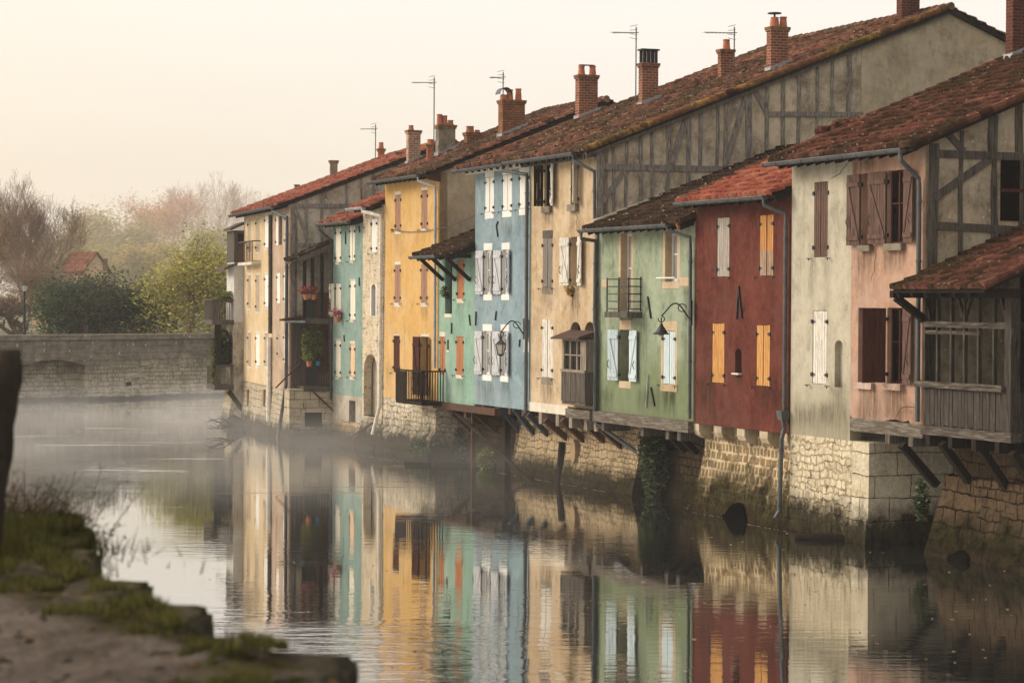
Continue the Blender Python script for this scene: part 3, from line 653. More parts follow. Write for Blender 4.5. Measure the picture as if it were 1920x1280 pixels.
s = F(1896, 640)[0]; g.b(MB().box(s - .12, s + .12, -.08, .14, z_floor, z_plate - .1), 'corner_post', 'timber_gal')
mb = MB().beam((g.s0 + .02, -.03, z_mid), (g.s1 - .13, -.03, z_mid), .09, .13); mb.beam((g.s0 + .02, -.01, z_mid - .17), (F(1840, 640)[0], -.01, z_mid - .17), .07, .08)
g.b(mb, 'mid_rail', 'beam_shaded')
g.b(MB().beam((g.s0 - .18, -.09, zt_rail), (g.s1 - .14, -.09, zt_rail), .16, .13), 'rail', 'beam_shaded')
mb = MB(); n = 27; a, c = g.s0 + .05, g.s1 - .13
for i in range(n):
    q = a + (c - a) * i / n; q2 = a + (c - a) * (i + 1) / n - .014; e = random.uniform(0, .02)
    mb.box(q, q2, -.06 - e, -.035 - e, zb_plank + random.uniform(-.02, .02), zt_rail - .085)
g.b(mb, 'plank_front', 'plank_shaded')
g.b(MB().beam((g.s0 + .02, 0, z_floor), (g.s1 + .15, 0, z_floor), .24, .2), 'floor_beam', 'beam_shaded')
for x in (1750, 1792, 1836, 1880):
    s = F(x, 640)[0]; g.b(MB().box(s - .08, s + .08, -.12, 2.2, z_floor - .34, z_floor - .1), 'joist', 'timber_dark')
g.b(MB().box(g.s0 + .02, g.s1 - .12, .1, 2.4, z_floor - .1, z_floor - .02), 'floor_boards', 'timber_dark')
for p, q in (((1690, 833), (1757, 909)), ((1764, 830), (1834, 924)), ((1834, 835), (1903, 936)), ((1898, 848), (1965, 945))):
    mb = MB(); g.strut(mb, p, q, .05, .95, .16); g.b(mb, 'strut', 'timber_dark')
mb = MB(); sb = g.s0 - .02; mb.beam((sb, -.85, z_plate - .02), (sb, 0, z_plate - .02), .14, .16); mb.beam((sb, -.72, z_plate - .1), (sb, .0, F(1733, 600)[1]), .14, .17, up=(1, 0, 0)); g.b(mb, 'eave_bracket', 'timber_dark')
for x, dx in ((1744, -.28), (1806, .35), (1808, -.35), (1888, -.3)):
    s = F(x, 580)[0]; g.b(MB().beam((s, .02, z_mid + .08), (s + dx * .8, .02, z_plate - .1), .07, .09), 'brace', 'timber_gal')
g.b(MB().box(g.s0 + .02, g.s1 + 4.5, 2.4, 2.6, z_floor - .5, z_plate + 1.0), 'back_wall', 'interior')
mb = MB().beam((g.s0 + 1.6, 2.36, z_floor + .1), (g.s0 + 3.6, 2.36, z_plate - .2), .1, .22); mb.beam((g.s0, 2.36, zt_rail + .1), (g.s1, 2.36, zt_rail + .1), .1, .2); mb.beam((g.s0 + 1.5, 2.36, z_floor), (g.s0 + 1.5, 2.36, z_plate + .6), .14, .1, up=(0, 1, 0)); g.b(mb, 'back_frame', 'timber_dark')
mb = MB()
for v in (1.1, 2.2): mb.box(g.s1 - .1, g.s1 + .1, v - .09, v + .09, z_floor, z_plate + .3)
mb.beam((g.s1, .1, zt_rail), (g.s1, 2.4, zt_rail), .14, .14); mb.beam((g.s1, .1, z_mid), (g.s1, 2.4, z_mid), .1, .14)
g.b(mb, 'side_frame', 'timber_dark')
mb = MB()
for i in range(14): mb.box(g.s1 - .05, g.s1 - .02, .14 + i * .16, .14 + i * .16 + .15, z_floor - .1, zt_rail - .06)
g.b(mb, 'side_planks', 'plank_shaded')
# its river wall continues, battered, under the gallery
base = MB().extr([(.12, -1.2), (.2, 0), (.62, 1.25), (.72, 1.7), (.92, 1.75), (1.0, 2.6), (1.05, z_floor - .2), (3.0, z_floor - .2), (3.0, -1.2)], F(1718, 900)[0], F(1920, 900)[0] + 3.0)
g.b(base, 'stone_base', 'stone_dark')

# ================================================================== salmon and cream fronts under one eave line
pk = House('salmon_house', 'salmon pink front with dark maroon shutters and a half timbered gable beside the gallery', 'house', ROW, 1595.5, 1733)
EV = (1565, 291)
pk.roof(EV, .5, .412, 9.0, 'roof_near', verge=('roof_near', 'R'), seed=21, right_over=.35, back=4)
pk.gutter(s0=pk.s0 - .0, s1=pk.s1 + .02); pk.rafters(.45)
zb = pk.F(1664, 794)[1]
pk.win(1616, 325, 1638, 460, 'open', 'w_brown', L=(174, .5), pane='reveal_brown', frame='w_maroon', sill=11, trim='trim_grey', sillout=.12, depth=.14)
pk.win(1665, 319, 1697.5, 456.5, 'open', 'w_brown', L=(173, .66), Rt=(172, .5), pane='dark', frame='w_maroon', sill=13, trim='trim_grey', sillout=.12, depth=.08)
pk.win(1609, 577, 1640, 717, 'open', 'w_maroon', pane='dark', frame='w_maroon', sill=12, trim='trim_rose', sillout=.1)
pk.win(1664, 577, 1696, 719, 'open', 'w_brown', L=(97, .57, 0, 'w_maroon'), Rt=(173, .44), pane='dark', frame='w_maroon', sill=12, trim='trim_rose', sillout=.12, depth=.1)
o = [(pk.s0, zb + .1)]
for i in range(13): o.append((pk.s0 + (pk.s1 - pk.s0) * (i + .5) / 13, zb + random.uniform(-.06, .12)))
o += [(pk.s1, zb), (pk.s1, pk.zroof(0)), (pk.s0, pk.zroof(0))]
pk.front('pink', 0, outline=o)
zbm = pk.F(1664, 801)[1]
pk.b(MB().box(pk.s0 + .02, pk.s1, -.02, .2, zbm - .16, zbm + .14), 'sill_beam', 'beam')
for x in (1668, 1712):
    s = F(x, 820)[0]; pk.b(MB().box(s - .09, s + .09, -.06, 1.4, zbm - .36, zbm - .16), 'joist', 'timber')
pk.gable('grey', pk.s1, 0.02, 8.6, 2.8, pk.zroof)
zf = pk.zroof
pk.timbers(pk.s1, [(1745, 800, .27), (1858, 285, .2), (1907, 285, .18), (1866, 425, .2), (1800, 480, .16), (1862, 480, .16), (1912, 480, .16)],
           [((1753, 288), (1990, 297), .17), ((1753, 423), (1990, 436), .17), ((1777, 252), (1806, 284), .15), ((1855, 299), (1750, 372), .17)], zf, m='timber')
# window in the gable
G = ROW.G; a0, z1 = G(1876, 300, pk.s1); a1, z0 = G(1990, 416, pk.s1)
wo_ = pk.b(MB().box(pk.s1 + .005, pk.s1 + .02, a0, a1, z0, z1), 'gable_window', 'dark')
mb = MB(); mb.box(pk.s1 + .02, pk.s1 + .04, a0 + .58, a0 + .68, z0, z1); mb.box(pk.s1 + .02, pk.s1 + .04, a0, a1, (z0 + z1) / 2 - .04, (z0 + z1) / 2 + .04); pk.b(mb, 'window_bar', 'w_maroon', wo_)
gx = pk.s1 - .1; zp = F(1728, 335)[1]
pk.pipe([(gx, pk.gv, pk.gz - .06), (gx, pk.gv + .02, pk.gz - .25), (gx + .02, -.12, zp), (gx + .02, -.1, zp - .2), (gx + .02, -.1, zbm + .2)], r=.055)
c, (cs_, cv_, cz_, _, _) = pk.chimney(1885, 1932, -40, 108, 'brick_dark', thick=.6)

cr = House('cream_house', 'plain cream front with one arched niche, between the oxblood and salmon fronts', 'house', ROW, 1483.5, 1595.5)
cr.roof(EV, .5, .412, 9.0, 'roof_near', verge=('roof_near', 'L'), seed=22, left_over=.15, right_over=0, back=4)
cr.gutter(s0=cr.s0 - .3, s1=cr.s1); cr.rafters(.45)
zb = cr.F(1540, 820)[1]
cr.win(1526.5, 341, 1552, 482, 'closed', 'w_brown')
cr.win(1523.5, 582, 1550.5, 720, 'closed', 'w_worn')
cr.win(1565, 637.5, 1580, 726, 'niche', arch=True, depth=.14, reveal='cream')
cr.front('cream', zb)
cr.gable('grey', cr.s0 + .25, 0.02, 8.6, zb, cr.zroof)
sE = F(1630, 900)[0]
mb = MB().extr([(-.16, -1.2), (-.1, 0), (-.08, .55), (-.02, .6), (0.0, zb + .005), (2.6, zb + .005), (2.6, -1.2)], cr.s0 + .02, sE - .75)
cr.b(mb, 'stone_base', 'stone_pier')
mb = MB().extr([(-.165, -1.2), (-.105, 0), (-.085, .55), (-.025, .6), (-.008, zb + .004), (2.6, zb + .004), (2.6, -1.2)], sE - .75, sE)
cr.b(mb, 'corner_pier', 'stone_quoin')

# ================================================================== oxblood red house
rd = House('oxblood_house', 'dark red front with honey coloured shutters over a cobbled river wall and corbels', 'house', ROW, 1303, 1482)
rd.roof((1360, 372), .45, .42, 6.0, 'roof_red', verge=('roof_old', 'L'), seed=31, left_over=.12, right_over=-.02, ridge=False)
rd.gutter(s0=rd.s0 - .1, s1=rd.s1 - .35); rd.rafters(.5)
zb = rd.F(1390, 803)[1]
rd.win(1344.5, 407.5, 1367.5, 519, 'closed', 'w_silver'); rd.win(1425, 402.5, 1449.5, 517.5, 'closed', 'w_two')
rd.win(1335, 606, 1358, 718, 'closed', 'w_orange'); rd.win(1418.5, 609, 1443, 724, 'closed', 'w_orange')
rd.win(1378.5, 653, 1390.5, 699, 'niche', arch=True, depth=.25, reveal='dark', sill=3, trim='trim_pale', sillout=.1)
rd.front('red', zb)
rd.anchor([((1387, 536), (1383, 598)), ((1387, 540), (1393, 597))])
rd.gable('greyd', rd.s0 + .25, .02, 5.4, 6.0, rd.zroof)
mb = None
for x in (1304, 1346, 1389, 1432, 1473):
    s = F(x, 808)[0]
    rd.b(MB().extr([(.0, zb - .01), (.0, zb - .18), (.06, zb - .3), (.2, zb - .38), (.55, zb - .4), (.55, zb - .01)], s - .22 + (.1 if x == 1304 else 0), s + .2 - (.12 if x == 1473 else 0)), 'corbel', 'corbel_stone')
sL, sR = F(1297, 900)[0] + .02, rd.s1
mb = MB().extr([(-.12, -1.2), (0, 0), (.1, .7), (.2, .9), (.36, 1.6), (.38, zb + .2), (2, zb + .2), (2, -1.2)], sL, sR)
sb_ = rd.b(mb, 'stone_base', 'cobble')
# low culvert mouth at the water
pr = [F(*q, .04) for q in ((1353, 1000), (1353, 966), (1359, 962), (1366, 952), (1372, 945), (1381, 942), (1388, 945), (1393, 955), (1396, 968), (1401, 982), (1401, 1003))]
rd.b(MB().sheet(pr, [], lambda a, c_, d: (a, -.04 + d, c_), .14), 'culvert_mouth', 'black_void')
gs = rd.s1 - .42; pz = F(1478, 772)[1]
rd.pipe([(gs, rd.gv, rd.gz - .06), (gs + .02, rd.gv, rd.gz - .22), (rd.s1 - .08, -.1, F(1478, 402)[1]), (rd.s1 - .08, -.1, F(1478, 425)[1]), (rd.s1 - .08, -.1, pz)], r=.052)
rd.b(MB().hexa([(rd.s1 - .17, -.22, pz - .2), (rd.s1 + .03, -.22, pz - .2), (rd.s1 + .03, -.03, pz - .2), (rd.s1 - .17, -.03, pz - .2), (rd.s1 - .22, -.26, pz + .03), (rd.s1 + .06, -.26, pz + .03), (rd.s1 + .06, -.03, pz + .03), (rd.s1 - .22, -.03, pz + .03)]), 'rain_hopper', 'zinc')
rd.pipe([(rd.s1 - .06, -.14, pz - .18), (rd.s1 - .04, -.12, pz - .4), (rd.s1 - .02, -.2, 2.2), (rd.s1 - .04, -.24, .45), (rd.s1 - .06, -.34, .28)], r=.058, m='zinc')

# ================================================================== old green house
gr = House('green_house', 'old stained green front with a small iron balcony and pale blue shutters', 'house', ROW, 1121.5, 1303)
gr.roof((1175, 424), .45, .39, 6.4, 'roof_dark', verge=('roof_dark', 'R'), seed=41, left_over=-.03, right_over=.02, ridge=False)
gr.gutter(s0=gr.s0 - .12, s1=gr.s1 - .55); gr.rafters(.5)
gr.b(MB().beam((gr.s1 - .1, -.5, gr.z0 - .06), (gr.s1 - .1, .3, gr.z0 + .25), .06, .18), 'verge_board', 'w_rust')
zb = gr.F(1210, 783)[1]
gr.win(1163.5, 437, 1184, 583, 'open', pane='pane_grey', frame='w_white', surround=.13, trim='trim_sand', depth=.2, lint=6)
gr.win(1247, 434, 1271, 528, 'open', pane='pane_grey', frame='w_white', surround=.13, trim='trim_sand', depth=.2, lint=6, sill=13)
s, z = gr.F(1255, 521); gr.b(MB().tube([(s - .6, -.1, z), (s + .55, -.1, z)], .022, 8), 'window_bar', 'w_white')
gr.win(1162, 618, 1183, 714.5, 'open', 'w_blue', pane='reveal_tan', frame='w_rust', lint=18, sill=13, trim='trim_sand', L=(160, .42), Rt=(176, .55), depth=.3)
gr.win(1243, 620, 1266, 720.5, 'closed', 'w_blue', lint=18, sill=13, trim='trim_sand', surround=.12)
gr.front('green', zb)
for x0, y0, x1, y1 in ((1128, 524, 1141.5, 538), (1274, 520, 1297, 536)):
    a, c = gr.F(x0, (y0 + y1) / 2)[0], gr.F(x1, (y0 + y1) / 2)[0]; z1, z0 = gr.F((x0 + x1) / 2, y0)[1], gr.F((x0 + x1) / 2, y1)[1]
    gr.b(MB().box(a, c, -.005, .06, z0, z1), 'stone_band', 'trim_sand')
gr.anchor([((1216, 556), (1222, 597))]); gr.anchor([((1217, 703), (1213, 764))], .014, 'zinc_pale'); gr.anchor([((1222, 726), (1229, 761))])
# balcony
s0_, s1_ = gr.F(1162.5, 580)[0], gr.F(1203, 580)[0]; zs = gr.F(1182, 584, .2)[1]; zr_ = gr.F(1182, 523, .2)[1]; of = .4
bl = gr.b(MB().box(s0_ - .05, s1_ + .05, -of - .06, .05, zs - .17, zs - .01), 'balcony', 'timber')
mb = MB(); R_ = .016
for s in (s0_, s0_ + (s1_ - s0_) * .55, s1_): mb.box(s - R_, s + R_, -of - R_, -of + R_, zs - .02, zr_ + .04)
for s in (s0_, s1_): mb.box(s - R_, s + R_, -.05, -.02, zs, zr_ + .06)
for k in range(5):
    z = zr_ - k * (zr_ - zs) * .23; mb.box(s0_, s1_, -of - R_ - .004, -of + R_ + .004, z - .016, z + .016)
    for s in (s0_, s1_): mb.box(s - R_ - .004, s + R_ + .004, -of, 0, z - .0155, z + .0155)
gr.b(mb, 'railing', 'iron', bl)
gr.b(MB().beam((gr.s0, -.02, zb - .1), (gr.s1 - .02, -.02, zb - .1), .3, .3), 'sill_beam', 'beam')
for x in (1135, 1209, 1256, 1278):
    s = F(x, 790)[0]; gr.b(MB().box(s - .1, s + .1, -.08, 1.7, zb - .5, zb - .25), 'joist', 'timber')
for p, q in (((1250, 806), (1281, 846)), ((1273, 811), (1302, 848))):
    mb = MB(); gr.strut(mb, p, q, .1, .7, .15); gr.b(mb, 'strut', 'timber_dark')
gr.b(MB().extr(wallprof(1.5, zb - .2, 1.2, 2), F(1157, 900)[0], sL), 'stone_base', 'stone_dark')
gs = gr.s1 - .6
gr.pipe([(gs, gr.gv, gr.gz - .06), (gs, gr.gv, gr.gz - .15), (gr.s1 - .1, -.1, F(1299, 445)[1]), (gr.s1 - .08, -.1, F(1299, 470)[1]), (gr.s1 - .07, -.1, F(1299, 785)[1])])
gs = gr.s0 + .02; zq = F(1119, 788)[1]
gr.pipe([(gs - .08, gr.gv, gr.gz - .06), (gs - .06, gr.gv, gr.gz - .25), (gs, -.1, F(1120, 452)[1]), (gs, -.1, F(1120, 475)[1]), (gs + .02, -.12, F(1120, 608)[1]), (gs + .1, -.12, F(1122, 622)[1]), (gs + .06, -.12, zq), (gs + .3, .1, zq - .25), (gs + 1.9, 1.2, zq - 1.35)], r=.06)

# ================================================================== ochre and blue fronts, one tall roof with the half timbered gable
EV4 = (968, 301)
tn = House('ochre_house', 'weathered ochre front with a small boxed bay, under the tall half timbered gable', 'house', ROW, 994.5, 1121.5)
tn.roof(EV4, .47, .388, 12.05, 'roof_old', verge=('verge_moss', 'R'), seed=51, left_over=0, right_over=.18, back=3.0)
tn.gutter(s0=tn.s0 - .9, s1=tn.s1 - .55); tn.rafters(.55)
def cornice(h, m):
    mb = MB(); z = h.z0 - .12; mb.box(h.s0, h.s1, -.3, -.002, z - .02, z + .1); n = int((h.s1 - h.s0) / .21)
    for i in range(n):
        s = h.s0 + (h.s1 - h.s0) * (i + .2) / n; mb.box(s, s + .11, -.34, -.302, z - .1, z + .07)
    return h.b(mb, 'cornice', m)
cornice(tn, 'timber')
zb = tn.F(1030, 758)[1]
tn.win(1021, 308, 1035.5, 387, 'open', 'w_worn', pane='dark', L=(100, .3, 0, 'timber_dark'), Rt=(165, .4), sill=12, trim='trim_grey', sillout=.1, depth=.07)
tn.win(1070, 303, 1085, 383, 'open', 'w_worn', pane='dark', Rt=(130, .3), sill=13, trim='trim_grey', sillout=.12, depth=.07)
tn.win(1017.5, 446, 1036, 539, 'closed', 'w_grey', lint=14, sill=12, trim='trim_grey', lm='timber')
tn.win(1070, 444, 1085.5, 536, 'open', 'w_worn', pane='reveal_tan', frame='w_worn', L=(174, .56), Rt=(170, .45), sill=9, trim='trim_grey', depth=.22)
tn.win(1016.5, 598, 1036, 708, 'closed', 'w_worn', arch=True, sill=13, trim='trim_grey')
tn.win(1069, 603, 1089.5, 632, 'niche', arch=True, depth=.25, reveal='dark'); tn.win(1096, 603, 1116, 632, 'niche', arch=True, depth=.25, reveal='dark')
tn.front('tan', zb)
tn.b(MB().box(tn.s0, tn.F(1066, 760)[0], -.03, .25, zb - .26, zb + .02), 'stone_band', 'trim_pale')
for x in (1014, 1046, 1071, 1099, 1118):
    s = F(x, 775)[0]; tn.b(MB().box(s - .12, s + .12, -.02, 1.2, zb - .62, zb - .27), 'joist', 'timber_pale')
# boxed bay
a, c = tn.F(1078, 690, .0)[0] - .12, tn.s1 - .02; of = .36; zt_ = tn.F(1090, 636, of)[1]; zm_ = tn.F(1090, 697, of)[1]; zk = tn.F(1090, 755, of)[1]
by = tn.b(MB().box(a, c, -of, -.02, zk - .08, zk), 'boxed_bay', 'timber')
mb = MB(); n = 20
for i in range(n): mb.box(a + (c - a) * i / n, a + (c - a) * (i + 1) / n - .012, -of - .02 - random.uniform(0, .012), -of, zk + .01, zm_)
tn.b(mb, 'bay_planks', 'plank', by)
mb = MB().box(a, a + .14, -of, -of + .08, zm_, zt_); mb.box(c - .42, c, -of, -of + .05, zm_, zt_)
for t in (.34, .62): s = a + (c - a) * t; mb.box(s - .035, s + .035, -of, -of + .06, zm_, zt_)
mb.box(a - .04, c, -of - .05, -of + .08, zm_ - .03, zm_ + .05); mb.box(a, c, -of, -of + .08, zt_ - .06, zt_); mb.box(a, c, -of + .01, -of + .05, (zm_ + zt_) / 2 - .02, (zm_ + zt_) / 2 + .02)
mb.box(c - .06, c, -of + .08, -.01, zm_, zt_)
tn.b(mb, 'bay_frame', 'timber_pale', by)
tn.b(MB().box(a + .05, c - .05, -of + .06, -of + .07, zm_, zt_), 'pane', 'pane_dark', by)
tn.b(MB().box(c - .05, c - .0, -of + .01, -.01, zk, zm_), 'bay_side', 'plank', by)
mb = MB().hexa([(a - .3, -of - .25, zt_ - .02), (c + .03, -of - .25, zt_ + .02), (c + .03, 0, zt_ + .2), (a - .3, 0, zt_ + .2), (a - .3, -of - .25, zt_ + .03), (c + .03, -of - .25, zt_ + .07), (c + .03, 0, zt_ + .25), (a - .3, 0, zt_ + .25)]); tn.b(mb, 'bay_roof', 'rust', by)
tn.b(MB().beam((a, -.1, zk - .35), (tn.s1, -.1, zk - .35), .3, .26), 'sill_beam', 'beam')
for p, q in (((1026, 787), (1060, 822)), ((1057, 787), (1093, 826)), ((1093, 789), (1132, 827)), ((1130, 800), (1161, 838))):
    mb = MB(); tn.strut(mb, p, q, .0, .75, .17); tn.b(mb, 'strut', 'timber_brown')
mb = MB(); p0 = F(1054, 829, -.62); p1 = F(1047, 905, -.45); mb.tube([(p0[0], .62, p0[1]), ((p0[0] + p1[0]) / 2 + .03, .55, (p0[1] + p1[1]) / 2), (p1[0], .45, -.6)], [.11, .13, .14], 8); tn.b(mb, 'prop_post', 'timber_dark')
zwall = F(1100, 805, -.7)[1] + .5
smid = tn.s0 - .1
tn.b(MB().extr(wallprof(.75, zwall, .45, 1.6), smid, F(1157, 900)[0]), 'stone_base', 'stone_mid')
sO, zO = F(1078, 845, -.6); mb = MB(); pr = [(sO + .2 * math.cos(t), zO + .36 * math.sin(t)) for t in [2 * math.pi * k / 14 for k in range(14)]]
mb.sheet(pr, [], lambda a_, c_, d: (a_, .52 + d, c_), .3); tn.b(mb, 'oval_opening', 'reveal_tan')
tn.gable('greyd', tn.s1, .02, 10.9, 6.6, tn.zroof, peak=None)
# plastered rear half of the gable, up to the ridge and down the far slope
vj = ROW.G(1614, 200, tn.s1)[0]; zr = lambda v: tn.zroof(v) if v < tn.vr else 2 * tn.zroof(tn.vr) - tn.zroof(v)
o = [(vj, 8.0), (14.5, 8.0), (14.5, zr(14.5)), (tn.vr, tn.zroof(tn.vr)), (vj, zr(vj))]
tn.b(MB().sheet(o, [], lambda a_, c_, d: (tn.s1 + .03 - d, a_, c_), .3), 'plastered_gable', 'buff')
posts = [(1124, 800, .3), (1147, 600, .15), (1172, 600, .15), (1199, 600, .16), (1221, 600, .15), (1251, 600, .2), (1287, 600, .2), (1312, 312, .15), (1343, 312, .15), (1359, 312, .16), (1403, 420, .26), (1437.5, 420, .2), (1467, 420, .16), (1497, 420, .16), (1529, 420, .16), (1561, 214, .16), (1590, 214, .2)]
tn.timbers(tn.s1, posts, [((1128, 313), (1374, 318), .18), ((1438, 214), (1617, 215), .15), ((1287, 217), (1259, 308), .16), ((1400, 173), (1359, 312), .17), ((1412, 165), (1438, 214), .15), ((1171, 319), (1127, 382), .15)], tn.zroof)
mb = MB(); A = ROW.G(1112, 416, tn.s1); B = ROW.G(1375, 318, tn.s1); B2 = ROW.G(1440, 292, tn.s1); mb.beam((tn.s1 + .08, A[0], A[1]), (tn.s1 + .08, B2[0], B2[1]), .2, .12); tn.b(mb, 'mortar_flashing', 'trim_pale')
tn.b(MB().beam((tn.s1 + .1, -.45, tn.z0 - .12), (tn.s1 + .1, tn.vr, tn.z0 - .12 + (tn.vr + .45) * tn.tan), .1, .16), 'verge_board', 'timber')
gs = tn.s1 - .6
tn.pipe([(gs, tn.gv, tn.gz - .06), (gs, tn.gv, tn.gz - .2), (tn.s1 - .1, -.1, F(1117, 322)[1]), (tn.s1 - .08, -.1, F(1117, 340)[1]), (tn.s1 - .06, -.1, F(1117, 420)[1])])

bu = House('blue_house', 'slate blue front with white and lavender shutters and three white top windows', 'house', ROW, 890.5, 994.5)
bu.roof(EV4, .47, .388, 12.05, 'roof_old', verge=('roof_old', 'L'), seed=52, left_over=.5, right_over=0, back=3.0)
bu.gutter(s0=bu.s0 - .6, s1=tn.s0 - .9, drop=.06); bu.rafters(.55); cornice(bu, 'w_cream')
zb = bu.F(940, 763)[1]
for x0, x1, ya, yb_ in ((910, 926, 332, 398), (942.5, 959.5, 328, 395), (974, 991.5, 324, 391)):
    bu.win(x0, ya, x1, yb_, 'closed', 'w_white', lint=10, sill=12, trim='trim_white')
for x0, x1, ya, yb_, pn in ((908.5, 921.5, 469, 552, 'pane_grey'), (942, 954, 468, 551.5, 'pane_blue'), (906.5, 921, 620.5, 702.5, 'pane_grey'), (940, 952.5, 621, 704.5, 'pane_blue')):
    bu.win(x0, ya, x1, yb_, 'open', 'w_lilac', lint=13, sill=11, trim='trim_white', pane=pn, frame='w_white', L=(173, .5), Rt=(168, .24), surround=.05, depth=.08)
bu.win(984, 635, 990.5, 656, 'open', pane='pane_grey', frame='w_white', surround=.06, trim='trim_white', lint=3, sill=4)
bu.front('blue', zb)
for pts in ([((935, 415), (932, 423)), ((932, 423), (935, 444))], [((932, 583), (930, 600))], [((894, 584), (893, 610))], [((976, 636), (975, 650))]): bu.anchor(pts)
for p, q in (((938, 762), (977, 813)), ((967, 766), (1003.6, 818)), ((994, 776), (1028, 819))):
    mb = MB(); bu.strut(mb, p, q, .05, .8, .15); bu.b(mb, 'strut', 'timber_blue')
bu.b(MB().extr(wallprof(.75, zwall, .45, 1.6), F(930, 880)[0], smid), 'stone_base', 'stone_mid')
mb = MB(); s = F(928, 800)[0]; mb.box(s - .1, s + .1, .3, .5, -.5, zb - .1); bu.b(mb, 'prop_post', 'timber_dark')
for x in (905, 930, 955, 980):
    s = F(x, 770)[0]; bu.b(MB().box(s - .09, s + .09, .0, 1.0, zb - .2, zb - .003), 'joist', 'timber_brown')
bu.gable('buff', bu.s0 + .25, .02, 11.5, 5.0, bu.zroof)
gs = tn.s0 - 1.0
bu.pipe([(gs, bu.gv, bu.gz - .06), (gs, bu.gv, bu.gz - .2), (bu.s1 - .1, -.1, F(992, 328)[1]), (bu.s1 - .08, -.1, F(992, 345)[1]), (bu.s1 - .08, -.1, F(992, 775)[1])], r=.06)
tn.chimney(1076, 1123, 143, 221, 'brick', pots=((.22, .34, .12, 'pot'), (.82, .34, .12, 'pot'), (.5, .34, .1, 'bridge')))
tn.chimney(1195, 1236, 121, 197, 'brick', pots=((.5, .42, .1, 'cage'),), cap='brick')
tn.chimney(1435, 1480, 54, 132, 'brick', pots=((.32, .42, .15, 'hat'), (.82, .34, .12, 'pot')))
tn.chimney(1679, 1726, -22, 36, 'brick_dark', flash=False)

# ================================================================== mint house with the low roof
mi = House('mint_house', 'narrow mint green front with orange shutters under a low bracketed roof', 'house', ROW, 822.5, 890.5)
mi.roof((812, 478), .9, .39, 3.2, 'roof_dark', verge=('roof_dark', 'R'), seed=61, left_over=-.02, right_over=-.03, ridge=False)
mi.gutter(s0=mi.s0 - .1, s1=mi.s1 - 1.0); mi.rafters(.55)
zb = mi.F(856, 757)[1]
mi.win(834.5, 487, 847.5, 588, 'open', pane='dark', sill=7, trim='trim_pale', frame='timber_dark')
mi.win(857, 487, 870, 560, 'closed', 'w_rust', sill=8, trim='trim_pale')
mi.win(824.5, 631, 834.5, 702, 'closed', 'w_rust', lint=9, trim='trim_pale', catches=False)
mi.win(855.5, 630.5, 868.8, 702.5, 'closed', 'w_rust', sill=7, trim='trim_pale')
mi.win(838, 637, 842, 656, 'open', pane='dark', frame='timber_dark', sill=4, trim='trim_pale')
mi.front('mint', zb)
for x in (832, 855, 882):
    s = F(x, 520)[0]; z = F(x, 525)[1]; mb = MB(); mb.beam((s, -.85, z + .72), (s, -.02, z), .11, .13, up=(1, 0, 0)); mb.beam((s, -.9, z + .78), (s, .02, z + .78), .11, .12); mi.b(mb, 'eave_bracket', 'timber_dark')
mi.anchor([((881, 590), (883, 610))]); mi.anchor([((848, 605), (848, 625))])
mi.b(MB().beam((mi.s0 - .1, -.02, zb - .1), (bu.s0 + 2.2, -.02, zb - .1), .26, .22), 'sill_beam', 'timber_brown')
for x in (846, 872):
    s = F(x, 770)[0]; mi.b(MB().box(s - .09, s + .09, .0, 1.4, zb - .42, zb - .21), 'joist', 'timber_brown')
for p, q in (((843, 764), (885, 812)), ((885, 766), (928, 806))):
    mb = MB(); mi.strut(mb, p, q, .0, .9, .18); mi.b(mb, 'strut', 'timber_brown')
# long raking prop down to the river bed and a thin upright
A = F(852, 772, 0); B = at_z(994, 904, 0.02); B = ROW.loc(B); d = (np.array(B) - np.array((A[0], 0, A[1]))); E_ = np.array(B) + d * .1
mb = MB().tube([(A[0], 0, A[1]), tuple((np.array((A[0], 0, A[1])) + B) / 2 + (0, 0, .06)), tuple(E_)], [.065, .055, .065], 8); mi.b(mb, 'raking_prop', 'timber_dark')
s = F(885, 830)[0]; mi.b(MB().box(s - .05, s + .05, -.02, .08, -.5, zb - .2), 'prop_post', 'timber_brown')
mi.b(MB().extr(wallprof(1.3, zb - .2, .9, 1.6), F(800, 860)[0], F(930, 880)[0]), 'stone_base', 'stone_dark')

# ================================================================== yellow house
ye = House('yellow_house', 'bright yellow front with rose brown shutters, wooden balcony and blond stone base', 'house', ROW, 721.5, 822.5)
ye.roof((745, 333), .47, .41, 6.6, 'roof_old', verge=('roof_old', 'RL'), seed=71, left_over=.1, right_over=.15, back=3)
ye.gutter(s0=ye.s0 - .25, s1=ye.s1 - .55); ye.rafters(.5)
zb = ye.F(768, 750)[1]
ye.win(741.3, 365, 751.7, 432, 'closed', 'w_rose', lint=6, sill=7); ye.win(790.5, 357, 801.8, 428.5, 'closed', 'w_rose', lint=6, sill=6)
ye.win(740, 496.5, 750.8, 567.5, 'closed', 'w_rose', lint=6, sill=8); ye.win(789.3, 495.5, 801, 567.5, 'closed', 'w_rose', lint=0, sill=8)
ye.win(738, 629, 749.5, 698, 'closed', 'w_maroon', lint=2)
ye.win(789, 631, 803.5, 742, 'open', 'w_maroon', pane='dark', frame='w_maroon', L=(172, .5), Rt=(168, .22), lint=5)
ye.front('yellow', zb)
ye.gable('buff', ye.s1, .02, 9.0, zb + 2.0, lambda v: ye.zroof(v) if v < ye.vr else 2 * ye.zroof(ye.vr) - ye.zroof(v), peak=(ye.vr, ye.zroof(ye.vr)))
ye.gable('buff', ye.s0 + .25, .02, 6.0, zb + 2.0, ye.zroof)
ye.b(MB().sheet([(-.46, ye.z0 - .2), (.02, ye.z0 - .28), (.02, ye.zroof(0.02) + .12), (-.46, ye.z0 - .04)], [], lambda a_, c_, d: (ye.s1 + .1 - d, a_, c_), .05), 'verge_board', 'w_maroon')
